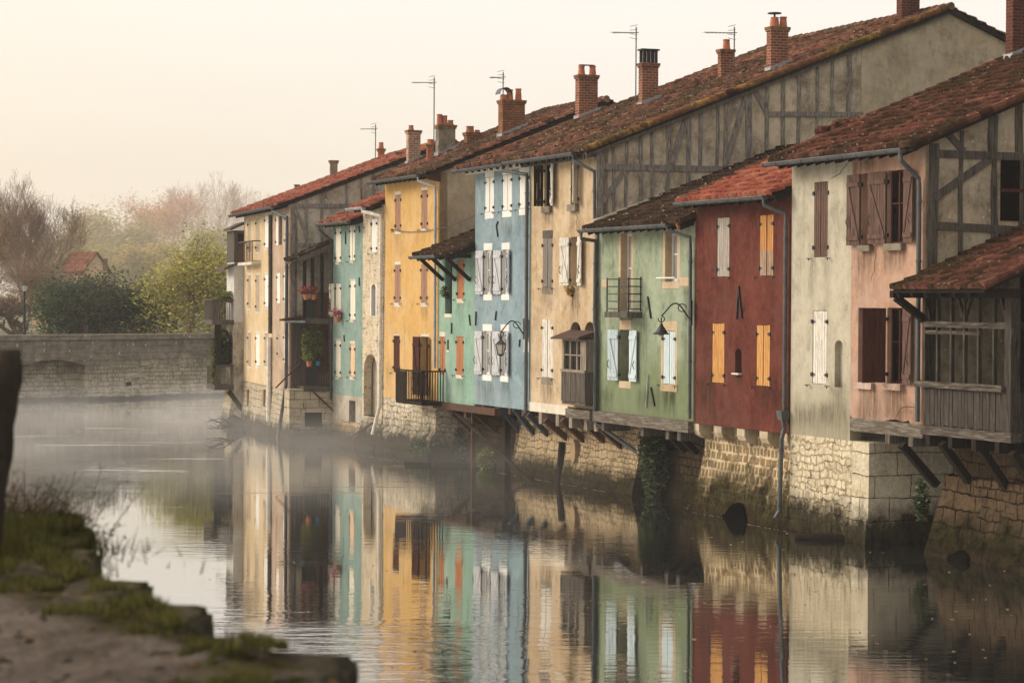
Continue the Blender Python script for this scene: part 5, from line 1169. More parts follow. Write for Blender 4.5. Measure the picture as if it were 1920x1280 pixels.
def potted(name, frame, c, label, m, r=.115, n=160, spread=.3, potm='pot', grp=None):
    rng = random.Random(int(abs(c[0]) * 100)); r_ = root(name, frame, tuple(c), label, 'flower pot', grp)
    MB().lathe(c, [(r * .7, 0), (r, .2), (r * 1.08, .22), (r * .9, .22)], 10).build('pot', potm, r_)
    MB().leaves([(c[0] + rng.gauss(0, spread * .5), c[1] + rng.gauss(0, .1), c[2] + .22 + abs(rng.gauss(.06, .1))) for _ in range(n // 2)], .05, rng).build('leaves', 'ivy', r_, tint=True)
    MB().leaves([(c[0] + rng.gauss(0, spread * .5), c[1] + rng.gauss(0, .12) - .04, c[2] + .28 + abs(rng.gauss(.08, .09))) for _ in range(n)], .045, rng).build('flowers', m, r_, tint=True)
c_ = (SB + .08, K(573, 562)[0], K(573, 562)[1]); potted('flower_pot', FAR, c_, 'left pot of red geraniums on the upper dark balcony panel', 'geranium', grp='red geranium pots'); c_ = (SB + .08, K(587, 562)[0], K(587, 562)[1]); potted('flower_pot', FAR, c_, 'right pot of red geraniums on the upper dark balcony panel', 'geranium', grp='red geranium pots')
c_ = on(633, 604, .16); potted('flower_pot', ROW, c_, 'pot of pink flowers hung below the cream shutter of the grey green front', 'pink_flower', .14)
bush('trailing_plant', FAR, (SB + -.1, K(587, 645)[0], K(587, 645)[1]), (.2, .42, .85), 900, 'trailing green plant hanging between the two stacked balconies', 'plant', 'hang', .08, 9)
c_ = (SB + .08, K(579, 687)[0], K(579, 687)[1]); potted('flower_pot', FAR, c_, 'pot of yellowish green leaves on the lower dark balcony panel', 'hang', .12, 220, .5)
c_ = (SB + .08, K(595, 685)[0], K(595, 685)[1]); r_ = root('bucket', FAR, c_, 'small blue plastic bucket on the lower balcony rail', 'bucket'); MB().lathe(c_, [(.08, 0), (.1, .16), (.11, .16), (.09, .15)], 12).build('bucket_body', 'blue_plastic', r_); MB().tube([(c_[0] - .1, c_[1], c_[2] + .16), (c_[0], c_[1], c_[2] + .25), (c_[0] + .1, c_[1], c_[2] + .16)], .008, 5).build('handle', 'iron', r_)
bush('wall_plant', ROW, on(1069, 545, .08), (.22, .12, .17), 150, 'small clump of yellow flowers growing below the middle ochre window', 'plant', 'yellow_flower', .05, 12)
bush('balcony_plant', FAR, (e1 - .8, bx(425), zf_(655)), (.7, .55, .85), 900, 'dark climbing plants filling the space between the two far wooden balconies', 'plant', 'ivy', .12, 13)
bush('balcony_plant', FAR, (e1 - .6, bx(430), zf_(556)), (.7, .5, .28), 260, 'leafy plants above the rail of the upper far wooden balcony', 'plant', 'hang', .1, 14)
bush('balcony_plant', FAR, (e1 - .1, bx(401), zf_(680)), (.2, .12, .9), 260, 'bright ivy trailing down the outer corner of the lower far balcony', 'ivy', 'hang', .09, 15)
bush('vine', ROW, on(833, 548, .08), (.35, .1, .22), 120, 'thin vine beside the dark doorway of the mint front', 'vine', 'ivy', .06, 16)
bush('wall_plant', ROW, on(785, 838, .35), (1.1, .12, .3), 420, 'weeds growing from the foot of the blond stone base below the yellow front', 'plant', 'ivy', .07, 17)

# ------------------------------------------------------------------ things at the waterline
def rock(name, frame, c, size, label, m='stone_dark', seed=1, cat='rock', kind=None):
    rng = random.Random(seed); bm = bmesh_ico(3); P = []
    ph = [rng.uniform(0, 6) for _ in range(9)]
    for q in bm[0]:
        k = 1 + .16 * math.sin(3 * q[0] + ph[0]) * math.sin(4 * q[1] + ph[1]) + .12 * math.sin(7 * q[2] + ph[2] + 3 * q[0]) + .07 * math.sin(11 * q[1] + ph[3])
        P.append((c[0] + q[0] * k * size[0], c[1] + q[1] * k * size[1], c[2] + q[2] * k * size[2]))
    return tag(MB().add(P, bm[1]).build(name, m, frame=frame, org=c, smooth=True), label, cat, None, kind)
import bmesh
def bmesh_ico(sub):
    b = bmesh.new(); bmesh.ops.create_icosphere(b, subdivisions=sub, radius=1); v = [tuple(x.co) for x in b.verts]; f = [tuple(y.index for y in x.verts) for x in b.faces]; b.free(); return v, f
M['mossrock'] = plain('mossy_rock', lin('#2c2418'), 1.0, .0, .5, 5); M['wetrock'] = plain('wet_rock', lin('#120e0a'), .9, .0, .4, 5)
c_ = ROW.loc(at_z(1806, 1050, 0)); rock('rock', ROW, tuple(c_), (.36, .25, .2), 'rounded dark rock lying at the waterline below the gallery', 'wetrock', 4)
c_ = ROW.loc(at_z(1884, 1062, 0)); rock('rock', ROW, tuple(c_), (.13, .12, .42), 'narrow upright dark rock at the waterline near the right edge', 'wetrock', 9)
c_ = FAR.loc(at_z(440, 803, 0)); rock('rock', FAR, tuple(c_), (.7, .5, .5), 'dark muddy rock at the foot of the far balcony house', 'mossrock', 6)
A, B = ROW.loc(at_z(1492, 1008, .03)), ROW.loc(at_z(1617, 1010, .05)); r_ = root('log', ROW, tuple((A + B) / 2), 'dark waterlogged log with twigs floating in front of the cream stone pier', 'log')
MB().tube([A, A * .6 + B * .4 + (0, 0, .02), B], [.08, .1, .07], 8).build('trunk', 'timber_dark', r_); mb = MB(); rng = random.Random(3)
for k in range(9): p = A + (B - A) * rng.uniform(.4, .95); mb.tube([p, p + np.array([rng.uniform(-.3, .3), rng.uniform(-.1, .1), rng.uniform(.1, .4)])], [.02, .006], 5)
mb.build('twig', 'timber_dark', r_)
A, B = ROW.loc(at_z(760, 872, .0)), ROW.loc(at_z(930, 876, .0)); A[2] = B[2] = .04
r_ = root('log', ROW, tuple((A + B) / 2), 'long dark baulk of wood afloat below the yellow and mint fronts', 'log'); MB().beam(A, A * .72 + B * .28, .16, .14).beam(A * .68 + B * .32, B, .18, .16).build('trunk', 'timber_dark', r_)
r_ = root('driftwood', FAR, tuple(FAR.loc(at_z(432, 803, 0))), 'bare driftwood branches caught at the foot of the far balcony house', 'driftwood'); mb = MB(); rng = random.Random(8); p0 = FAR.loc(at_z(438, 798, .3))
for k in range(10):
    p = p0.copy(); pts = [p.copy()]
    for q in range(4): p = p + np.array([rng.uniform(-.1, .35), -rng.uniform(.15, .45), rng.uniform(-.12, .22)]); pts.append(p.copy())
    mb.tube(pts, [.03, .024, .018, .012, .006], 5)
mb.build('branch', 'timber_dark', r_)

M['moss'] = leafmat('roof_moss', lin('#2f2a12'), lin('#6b6424'), lin('#8a7a30'))
def roof_moss(h, s0, s1, v0, v1, n, seed, size=.035):
    rng = random.Random(seed); P = []
    for _ in range(n):
        sc, vc, r = rng.uniform(s0, s1), v0 + (v1 - v0) * rng.random() ** 1.4, rng.uniform(.06, .22)
        for _ in range(int(140 * r)): a, b = sc + rng.gauss(0, r * .6), vc + rng.gauss(0, r * .5); P.append((a, b, h.z0 + (b + h.eoff) * h.tan + .06 + abs(rng.gauss(0, .02))))
    o = h.b(MB().leaves(P, size, rng), 'moss', 'moss', h.roof_o, tint=True); o['kind'] = 'stuff'
roof_moss(tn, tn.s1 - 2.6, tn.s1 + .1, -.4, 8, 130, 1); roof_moss(gr, gr.s0 + .5, gr.s1, -.3, 3.5, 70, 2); roof_moss(cr, cr.s0, cr.s1, -.4, 6, 70, 3); roof_moss(pk, pk.s0, pk.s1 + .2, -.4, 6, 60, 4); roof_moss(g, g.s0, g.s1, -.7, 3, 50, 5); roof_moss(mi, mi.s0 + .3, mi.s1 - .1, -.8, 1.2, 50, 6); roof_moss(ye, ye.s0, ye.s1, -.3, 5, 40, 7)
P = ROW.R(1566, 246, cr.z0, cr.eoff, cr.tan); rng = random.Random(4); mb = MB()
for k in range(16):
    mb.cur = rng.random(); s_, v_ = P[0] + rng.uniform(-.25, .25), P[1] + rng.uniform(-.45, .45); z_ = cr.z0 + (v_ + cr.eoff) * cr.tan + .07 + (k % 3) * .05; a = rng.uniform(-.5, .5)
    mb.tube([(s_ - .18, v_ - a * .2, z_), (s_ + .18, v_ + a * .2, z_ + rng.uniform(-.03, .05))], [.085, .07], 7)
cr.b(mb, 'loose_tiles', 'roof_near', cr.roof_o, tint=True)
for h, mn, rects in ((tn, 'tan', ((1068, 551, 1086, 608, .9), (1017, 401, 1037, 425, .6), (1070, 397, 1088, 425, .5), (1016, 552, 1036, 580, .5), (1015, 722, 1037, 752, .6), (1098, 290, 1118, 330, .4))), (pk, 'pink', ((1606, 472, 1640, 520, .7), (1655, 470, 1700, 500, .7), (1612, 730, 1650, 770, .7), (1655, 733, 1698, 775, .8), (1597, 300, 1640, 322, .7), (1600, 770, 1730, 795, .5))),
        (cr, 'cream', ((1518, 485, 1530, 560, .5), (1546, 485, 1556, 560, .5), (1560, 728, 1584, 770, .6), (1490, 770, 1592, 815, .6), (1486, 300, 1594, 330, .35))), (gr, 'green', ((1243, 735, 1268, 775, 1.0), (1160, 596, 1190, 604, .8), (1126, 740, 1150, 768, .7), (1200, 610, 1215, 700, .5), (1280, 545, 1298, 700, .5), (1195, 740, 1240, 775, .6))),
        (rd, 'red', ((1310, 720, 1345, 790, .8), (1425, 726, 1445, 780, .6), (1380, 702, 1392, 730, .7), (1305, 380, 1480, 396, .5), (1450, 740, 1478, 800, .6))), (bu, 'blue', ((938, 425, 960, 445, .5), (893, 720, 925, 752, .5), (940, 718, 958, 752, .5), (970, 400, 990, 440, .35))), (ye, 'yellow', ((740, 440, 754, 470, .4), (790, 577, 802, 600, .5), (724, 690, 735, 740, .4))), (mi, 'mint', ((858, 570, 870, 600, .4), (856, 712, 870, 745, .4)))):
    h.stains(mn, rects)
tn.crack([(1077, 398), (1083, 408), (1081, 420), (1086, 430), (1091, 437)]); tn.crack([(1030, 570), (1027, 576)]); tn.crack([(1046, 726), (1044, 740)]); pk.crack([(1643, 466), (1640, 500), (1633, 530)]); pk.crack([(1675, 790), (1688, 765), (1700, 762), (1727, 764)]); cr.crack([(1590, 306), (1575, 325), (1557, 336)], .008)
gr.crack([(1150, 612), (1147, 660)]); bu.crack([(934, 445), (937, 452)]); ye.crack([(757, 590), (759, 640), (757, 700)], .004)
P0, P1, P2 = ye.F(735, 431, .05), ye.F(800, 433, .05), ye.F(889, 404, .05)
r_ = root('cable', ROW, (P0[0], -.05, P0[1]), 'thin sagging cable strung across the yellow front to the blue house', 'cable')
MB().tube([(P0[0], -.05, P0[1]), ((P0[0] + P1[0]) / 2, -.05, (P0[1] + P1[1]) / 2 - .06), (P1[0], -.05, P1[1]), ((P1[0] + P2[0]) / 2, -.05, (P1[1] + P2[1]) / 2 - .1), (P2[0], -.03, P2[1])], .012, 5).build('wire', 'iron', r_)
MB().box(P0[0] - .03, P0[0] + .03, -.09, 0, P0[1] - .03, P0[1] + .03).build('hook', 'iron', r_)
# ================================================================== trees on the far bank
M['bark'] = plain('bark', lin('#87705a'), .95, .1, .3, 3); M['bark_far'] = plain('grey_bark', lin('#96755a'), .95, .1, .3, 3)
LM = {'ever': leafmat('evergreen', lin('#2f452c'), lin('#5c7247')), 'gold': leafmat('yellow_green', lin('#7d8030'), lin('#cfc24c'), lin('#efd458')),
      'far': leafmat('far_green', lin('#85803f'), lin('#cdb45c')), 'orange': leafmat('autumn_orange', lin('#b5652f'), lin('#e39a55')), 'twig_far': plain('pale_twig', lin('#a8744e'), .95, .1, .3, 3), 'twig': plain('brown_twig', lin('#97795f'), .95, .1, .3, 3), 'olive': leafmat('olive', lin('#938037'), lin('#d8b656')), 'rust': leafmat('rusty_leaf', lin('#6d4e2f'), lin('#a37d4b')), 'yell': leafmat('yellow_leaf', lin('#a8822c'), lin('#d9ad3a'))}
def branch(mb, twigs, p, d, L, r, lev, maxlev, rng, spread, ends, up=.25, gnarl=.25):
    pts = [p.copy()]; n_ = 4 if lev < 2 else 3; q = p.copy(); dd = d.copy()
    for k in range(n_):
        dd = dd + np.array([rng.gauss(0, gnarl), rng.gauss(0, gnarl), rng.gauss(up * .4, gnarl * .6)]) * .5; dd /= np.linalg.norm(dd); q = q + dd * L / n_; pts.append(q.copy())
    rs = [r * (1 - .45 * k / n_) for k in range(n_ + 1)]
    (mb if lev < 2 else twigs).tube(pts, rs, 6 if lev < 2 else 4, cap=False)
    if lev >= maxlev: ends.append(q); return
    kids = rng.randint(3, 4) if lev < 3 else rng.randint(2, 4)
    for k in range(kids):
        t = rng.uniform(.45, 1.0) if k else 1.0; i = min(n_ - 1, int(t * n_)); b = pts[i] * (1 - (t * n_ - i)) + pts[i + 1] * (t * n_ - i)
        ax = np.array([rng.gauss(0, 1), rng.gauss(0, 1), rng.gauss(0, .6)]); nd_ = dd + ax * spread; nd_[2] += up; nd_ /= np.linalg.norm(nd_)
        branch(mb, twigs, b, nd_, L * rng.uniform(.6, .82), max(.0016, r * (1 - .45 * t) * rng.uniform(.5, .7)), lev + 1, maxlev, rng, spread, ends, up, gnarl)
def bare(mb, twigs, p, d, L, r, lev, maxlev, rng, up):
    n_ = 6 if lev < 2 else 5; q = p.copy(); dd = d.copy(); pts = [q.copy()]; kids = []
    for k in range(n_):
        dd = dd + np.array([rng.gauss(0, .11), rng.gauss(0, .11), rng.gauss(up * .25, .08)]); dd /= np.linalg.norm(dd); q = q + dd * L / n_; pts.append(q.copy())
        if lev < maxlev and (k >= 1 or lev > 0) and rng.random() < (.95 if lev < 3 else .75):
            for _ in range(2 if (lev == 0 or (lev == 1 and rng.random() < .5)) else 1):
                ax = np.array([rng.gauss(0, 1), rng.gauss(0, 1), rng.gauss(0, .35)]); ax -= dd * (ax @ dd); ax /= np.linalg.norm(ax); an = rng.uniform(.45, .85)
                nd_ = dd * math.cos(an) + ax * math.sin(an); kids.append((q.copy(), nd_, L * (.42 + .42 * (1 - (k + 1) / n_)) * rng.uniform(.75, 1.15), r * (1 - .8 * (k + 1) / n_) * .55 + .0006))
    (mb if lev < 2 else twigs).tube(pts, [max(.0011, r * (1 - .8 * k / n_)) for k in range(n_ + 1)], 6 if lev < 2 else 3, cap=False)
    for kq, kd, kl, kr in kids: bare(mb, twigs, kq, kd, kl, kr, lev + 1, maxlev, rng, up)
def tree(name, x, yb, yt, Y, label, leaf=None, seed=1, lev=4, spread=.5, wide=1.0, nleaf=0, lsize=.25, group='trees beyond the quay wall', trunk=.28, bark='bark', up=.25, zb=None, stems=1, rr=1.0, clump=1.0, low=.0):
    rng = random.Random(seed); P = at_y(x, yb, Y); P[2] = ZQ if zb is None else zb; top = at_y(x, yt, Y)[2]; Ht = top - P[2]
    mb, tw, ends = MB(), MB(), []; L0 = 1.0
    for k in range(stems):
        d = np.array([rng.gauss(0, .12), rng.gauss(0, .12), 1.0]) if stems == 1 else np.array([rng.gauss(0, .4), rng.gauss(0, .3), 1.0]); d /= np.linalg.norm(d)
        if not nleaf: bare(mb, tw, np.array([rng.gauss(0, .03), rng.gauss(0, .03), 0]), d, rng.uniform(.8, 1.0), .017 * rr, 0, lev - 2, rng, up); continue
        branch(mb, tw, np.array([rng.gauss(0, .02), rng.gauss(0, .02), 0]), d, trunk * rng.uniform(.85, 1.1), .024 * rr * (.3 + trunk * 2.5), 0, lev, rng, spread, ends, up)
    A = np.array(mb.v + tw.v); k = Ht / max(A[:, 2].max(), .1) if not nleaf else Ht * .93 / A[:, 2].max()
    S = np.array([k * wide, k * wide, k])
    for b_ in (mb, tw): b_.v = [tuple(np.array(q) * S + P) for q in b_.v]
    r_ = root(name, WLD, tuple(P), label, 'tree', group)
    mb.build('trunk', bark, r_); tw.build('crown' if not nleaf else 'limb', LM['twig_far' if bark == 'bark_far' else 'twig'] if not nleaf else bark, r_)
    if nleaf:
        E_ = [q * S + P for q in ends]; pts = []; w_ = Ht * .085 * clump
        for _ in range(nleaf):
            q = rng.choice(E_); pts.append((q[0] + rng.gauss(0, w_), q[1] + rng.gauss(0, w_), max(P[2] + .1, (q[2] if rng.random() > low else P[2] + (q[2] - P[2]) * rng.random()) + rng.gauss(0, w_ * .75))))
        MB().leaves(pts, lsize, rng).build('crown', LM[leaf], r_, tint=True)
    return r_
tree('bare_tree', 44, 622, 316, 165, 'large bare many branched tree at the left edge behind the lamp post', seed=26, lev=6, wide=.95, up=.45, stems=4, rr=.85)
tree('bare_tree', -14, 622, 350, 172, 'bare leaning tree partly cut by the left picture edge', seed=27, lev=6, up=.45, stems=3, rr=.85)
tree('bare_tree', 92, 622, 470, 147, 'low brown twiggy tree in front of the orange gabled farmhouse', seed=14, lev=6, wide=1.3, stems=5, up=.2, rr=.8)
tree('yellow_tree', -22, 622, 395, 165, 'yellow leaved tree showing at the far left edge', 'yell', 15, 4, .5, 1.0, 2600, .13)
for i, (x, yt, sd, wd, lb) in enumerate(((128, 512, 21, 1.35, 'dark evergreen bush nearest the lamp post'), (205, 502, 22, 1.35, 'dark evergreen bush in the middle of the clump'), (270, 522, 23, 1.0, 'dark evergreen bush below the yellow green tree'), (165, 535, 24, 1.4, 'lower dark evergreen bush in front of the clump'))):
    tree('evergreen_bush', x, 624, yt, 139 + 2 * i, lb, 'ever', sd, 4, .75, wd * .95, 7500, .1, 'evergreen bushes on the quay', .1, up=.1, stems=4, clump=1.4, low=.4)
tree('golden_tree', 352, 624, 425, 137, 'full yellow green tree left of the far balconies', 'gold', 31, 4, .6, 1.15, 16000, .1, up=.18, trunk=.17, stems=4, clump=1.2, low=.35)
tree('golden_tree', 425, 624, 450, 141, 'second yellow green tree partly hidden by the far white house', 'gold', 32, 4, .5, 1.1, 7000, .11, trunk=.17, stems=3, clump=1.2, low=.35)
tree('shrub_tree', 30, 624, 545, 146, 'brown thicket of twigs at the foot of the large bare tree', 'rust', 33, 5, .8, 1.6, 1200, .07, trunk=.1, stems=4)
FB = []
def far_tree(name, x, yt, Y, hgt, label, leaf, seed, wide=1.0, nleaf=5500, lsize=.3, lev=4, spread=.5, trunk=.25, stems=1, group='hazy trees on the far slope', rr=1.0):
    Y *= 1.35; hgt *= 1.2; top = at_y(x, yt, Y)[2]; zb_ = max(ZQ - .3, top - hgt)
    return tree(name, x, 600, yt, Y, label, leaf, seed, lev, spread, wide, nleaf, lsize, group, trunk, 'bark_far', .25, zb_, stems, rr, .95, .25)
far_tree('far_tree', 160, 398, 330, 15, 'pale hazy round tree above the farmhouse roof', 'far', 41, 1.1)
far_tree('far_tree', 196, 382, 350, 17, 'taller hazy tree with a pointed olive crown', 'olive', 42, .9)
far_tree('far_tree', 245, 400, 330, 15, 'hazy broad green tree left of the orange tree', 'far', 43, 1.2)
far_tree('far_tree', 150, 455, 260, 11, 'hazy low tree right of the bare tree above the farmhouse', 'far', 44, 1.3)
far_tree('far_tree', 215, 450, 270, 11, 'greyish green hazy tree over the evergreen clump', 'far', 45, 1.4)
far_tree('far_tree', 268, 458, 265, 11, 'hazy tree between evergreen clump and yellow green tree', 'olive', 46, 1.4)
far_tree('far_tree', 318, 452, 280, 12, 'hazy tree just left of the yellow green tree top', 'olive', 47, 1.2)
far_tree('orange_tree', 262, 366, 400, 18, 'hazy autumn orange tree, smaller of the two', 'orange', 48, 1.1, 3800, .28)
far_tree('orange_tree', 315, 358, 390, 18, 'hazy autumn orange tree, larger and right of its neighbour', 'orange', 49, 1.1, 4200, .28)
far_tree('tall_bare_tree', 352, 335, 430, 24, 'tall hazy bare tree left of its taller twin', None, 50, .8, 0, lev=6, rr=1.3)
far_tree('tall_bare_tree', 418, 318, 420, 25, 'tallest hazy bare tree just left of the far roof', None, 51, .8, 0, lev=6, rr=1.3)
far_tree('tall_bare_tree', 462, 350, 440, 22, 'hazy bare tree showing behind the far roof edge', None, 52, .8, 0, lev=6, rr=1.3)
far_tree('tall_bare_tree', 385, 345, 450, 23, 'thin hazy bare tree between the two tall ones', None, 53, .7, 0, lev=6, rr=1.3)
far_tree('far_tree', 385, 420, 340, 12, 'hazy tree behind the yellow green tree', 'far', 54, 1.3)
far_tree('far_tree', 100, 440, 300, 13, 'hazy tree half hidden behind the bare branches', 'olive', 55, 1.3)
far_tree('far_tree', 40, 455, 310, 12, 'hazy brownish tree behind the lamp post', 'rust', 56, 1.3)

# farmhouse with the orange gable
P = at_y(176, 600, 215); PB = Frame((.72, -.69), P); zt = at_y(172, 474, 215)[2]; ze = at_y(172, 503, 215)[2]
r_ = root('farmhouse', PB, (0, 0, ZQ), 'sunlit farmhouse with orange roof and pale gable behind the bare tree', 'house')
M['farm'] = plaster('sunny_plaster', lin('#e6bd8a'), lin('#c99a68'), k=1.0); M['farmroof'] = M['roof_far']
MB().box(-3.4, .0, -1.0, 1.5, ZQ - .5, ze).build('wall', 'farm', r_)
MB().sheet([(-1.0, ze), (1.5, ze), (.25, zt - .1)], [], lambda a, c, d: (.0 - d, a, c), .2).build('gable_wall', 'farm', r_)
sl_ = (zt - ze) / 1.25
rf = MB().extr([(-1.4, ze - .4 * sl_), (.25, zt), (1.9, ze - .4 * sl_), (1.9, ze - .4 * sl_ + .1), (.25, zt + .12), (-1.4, ze - .4 * sl_ + .1)], -3.6, .25).build('roof', 'farmroof', r_)
rng = random.Random(2); tb = MB(); cs_ = 1 / math.hypot(1, sl_); tiles(tb, -3.6, .25, 0, 1.65 / cs_, lambda s, t, n: (s, -1.4 + t * cs_ - n * sl_ * cs_, ze - .4 * sl_ + .1 + t * sl_ * cs_ + n * cs_), rng, .35, .5); tb.build('roof_tiles', 'roof_far', rf, tint=True)
MB().box(-.1, .2, 1.0, 1.4, ze - .2, ze + .9).build('chimney', 'brick', r_)
P = at_y(78, 600, 200); PB = Frame((1, 0), P); zt = at_y(78, 526, 200)[2]; r_ = root('outbuilding', PB, (0, 0, ZQ), 'small sunlit ochre outbuilding seen through the twigs beside the lamp post', 'house')
MB().box(-.9, .6, 0, 3, ZQ - .5, zt).build('wall', 'farm', r_); MB().extr([(-.3, zt - .1), (1.5, zt + .5), (3.3, zt - .1), (3.3, zt), (1.5, zt + .62), (-.3, zt)], -1.1, .8).build('roof', 'farmroof', r_)

# ================================================================== near bank: path, coping stones, post, weeds
n = NT('gravel_path'); o = n.obj(); c = n.mix(n.mr(n.noise(o, 1.4, 6, .65), .35, .7), lin('#51463b'), lin('#786a5d')); c = n.mix(n.mr(n.noise(o, 18, 5, .7), .4, .7, 0, .6), c, lin('#261f1a')); c = n.mix(n.nd('ShaderNodeAttribute', attribute_name='tint').outputs[2], c, n.mix(n.mr(n.noise(o, 4, 6, .7), .4, .6), lin('#26200f'), lin('#4a4322')))
n.bsdf(c, 1.0, n.bump(n.noise(o, 22, 5, .7), .8, .03), 0.0); M['gravel'] = n.m
n = NT('mossy_coping'); o = n.obj(); c = n.mix(n.mr(n.noise(o, 3, 6, .7), .4, .65), lin('#40372c'), lin('#675d4d')); c = n.mix(n.mr(n.noise(o, 3.2, 7, .75), .46, .58), c, lin('#353617')); c = n.mix(n.mr(n.noise(o, 5, 5, .7), .6, .68), c, lin('#8a6a20')); c = n.mix(n.mr(n.noise(o, 6, 4, .6), .66, .72), c, lin('#8d877a'))
n.bsdf(c, 1.0, n.bump(n.noise(o, 9, 6, .7), .9, .05), 0.0); M['coping'] = n.m
M['grass'] = leafmat('grass', lin('#393314'), lin('#73722f'), lin('#8f7a33')); M['weed'] = plain('dry_stem', lin('#4a3524'), .95, .1)
zg = 3.84
COP = [(198, 1030, 3.99), (287, 1083, 3.97), (402, 1133, 3.95), (488, 1190, 3.93), (668, 1226, 3.92)]   # rear right corners of the coping stones and their tops
CP = [at_z(*q) for q in COP]
EDGE = [(-3.3, 19.5), (-2.62, 15.3), (-2.5, 14.8)] + [(p[0] - .1, p[1] - .02) for p in CP] + [(-.75, 9.0), (-.7, 7.5), (-.6, 2)]
def edge_x(y):
    for (xa, ya), (xb, yb_) in zip(EDGE[:-1], EDGE[1:]):
        if yb_ <= y <= ya: return xa + (xb - xa) * (ya - y) / (ya - yb_)
    return EDGE[0][0]
from mathutils import noise as mnoise
def bank_z(x, y):
    d = edge_x(y) - x; f = max(0, min(1, 1 - (d - .6) / .9)); f = f * f * (3 - 2 * f)
    rise = max(0, min(1, (y - 13.2) / 1.2)) * .1 * f
    return zg - .03 + (.09 + .05 * max(0, min(1, (d - .1) / .3))) * f + rise + .02 * mnoise.noise(Vector((x * 1.7, y * 1.7, 0))) + .015 * mnoise.noise(Vector((x * 7, y * 7, 3)))
def gb(y): return .3 + max(0, y - 10) * .13      # width of the grassy edge beside the path
mb = MB(); nx, ny = 110, 120
for j in range(ny + 1):
    y = 6 + 9.25 * j / ny; e = edge_x(y) - .12
    for i in range(nx + 1): x = e - 9 * (1 - i / nx) ** 2; mb.v.append((x, y, bank_z(x, y) if i < nx else bank_z(x, y) - .03))
    mb.v.append((e + .02, y, -1.5))
W_ = nx + 2
for j in range(ny):
    for i in range(nx + 1): mb.f.append((j * W_ + i, j * W_ + i + 1, (j + 1) * W_ + i + 1, (j + 1) * W_ + i)); yy = 6 + 9.25 * j / ny; mb.t.append(max(0, min(1, 1 - (9 * (1 - min(i, nx) / nx) ** 2 - gb(yy)) / .22 + .7 * mnoise.noise(Vector((i * .31, j * .27, 0))))))
tag(mb.build('near_bank_path', 'gravel', frame=WLD, smooth=True, tint=True), kind='structure')
def block(px, py, ztop, ln, dep, hgt, label, sd):
    """coping stone whose rear right corner, the one nearest the river, lies on the sight line px,py"""
    P = at_z(px, py, ztop); b = bmesh.new(); bmesh.ops.create_cube(b, size=1)
    for v in b.verts: v.co = Vector((P[0] - ln / 2 + v.co.x * ln, P[1] - dep / 2 + v.co.y * dep, ztop - hgt / 2 + v.co.z * hgt))
    bmesh.ops.bevel(b, geom=b.edges[:], offset=.03, segments=3, affect='EDGES'); bmesh.ops.subdivide_edges(b, edges=[e for e in b.edges if e.calc_length() > .15], cuts=7, use_grid_fill=True)
    for v in b.verts:
        q = v.co * 3.1; v.co += Vector((mnoise.noise(q), mnoise.noise(q + Vector((9, 0, 0))), mnoise.noise(q + Vector((0, 9, 0))))) * .03
        q = v.co * 11; v.co += Vector((mnoise.noise(q), mnoise.noise(q + Vector((9, 0, 0))), mnoise.noise(q + Vector((0, 9, 0))))) * .012
    vs = [tuple(v.co) for v in b.verts]; b.verts.index_update(); fs = [tuple(v.index for v in f.verts) for f in b.faces]; b.free()
    return tag(MB().add(vs, fs).build('coping_stone', 'coping', frame=WLD, org=(P[0] - ln / 2, P[1] - dep / 2, ztop - hgt), smooth=True), label, 'stone block', 'mossy coping stones along the near bank')
for i, (ln, hg, lb) in enumerate(((.36, .34, 'mossy coping stone farthest up the bank, under the weeds'), (.42, .34, 'blurred coping stone second from the weeds'), (.46, .36, 'blurred coping stone in the middle of the row'), (.45, .36, 'blurred mossy coping stone second from the camera'), (.7, .42, 'large blurred mossy block nearest the camera'))):
    dep = CP[i][1] - CP[i + 1][1] + .12 if i < 4 else .75
    block(*COP[i], ln, dep, hg, lb, 70 + i)
rng = random.Random(5); mb = MB()
def blade(x, y, z, hh_, lean, ww):
    a = rng.uniform(0, 6.28); mb.add([(x - ww * math.cos(a), y - ww * math.sin(a), z), (x + ww * math.cos(a), y + ww * math.sin(a), z), (x + lean * math.sin(a), y + lean * math.cos(a), z + hh_)], [(0, 1, 2)])
for k in range(52000):
    y = rng.uniform(8.6, 15.2); d = rng.uniform(.2, 1.2); x = edge_x(y) - d
    if mnoise.noise(Vector((x * 3.2, y * 2.2, 0))) + .5 * mnoise.noise(Vector((x * 9, y * 6, 4))) < -.1 + max(0, d - gb(y)) * 2.2: continue
    z = bank_z(x, y) - .01 + (.05 if d < .45 else 0); mb.cur = min(1, max(0, rng.gauss(.4, .25) + .3 * mnoise.noise(Vector((x * 1.1, y * 1.1, 5)))))
    blade(x, y, z, rng.uniform(.02, .07), rng.uniform(0, .05), .006)
for k in range(6000):
    y = rng.gauss(14.4, .4); x = edge_x(min(19, max(8, y))) - .5 + rng.gauss(-.2, .3); z = 3.9; mb.cur = rng.random() * .5
    blade(x, y, z, rng.uniform(.06, .3) * (1.1 if x < -2.75 else .6), rng.uniform(0, .18), .006)
tag(mb.build('grass', 'grass', frame=WLD, tint=True), 'short mossy grass on the near bank', 'grass', None, 'stuff')
mb = MB(); rng = random.Random(31); ico = bmesh_ico(1)
for k in range(900):
    y = rng.uniform(8.6, 15); d = rng.uniform(.3, 3.2); x = edge_x(y) - d; r = rng.uniform(.008, .028); z = bank_z(x, y); mb.cur = rng.random()
    mb.add([(x + q[0] * r * 1.3, y + q[1] * r, z + q[2] * r * .6) for q in ico[0]], ico[1])
M['pebble'] = leafmat('pebble', lin('#2a231d'), lin('#6f6355'), lin('#7d5a30'))
tag(mb.build('gravel_and_litter', 'pebble', frame=WLD, tint=True), kind='stuff')
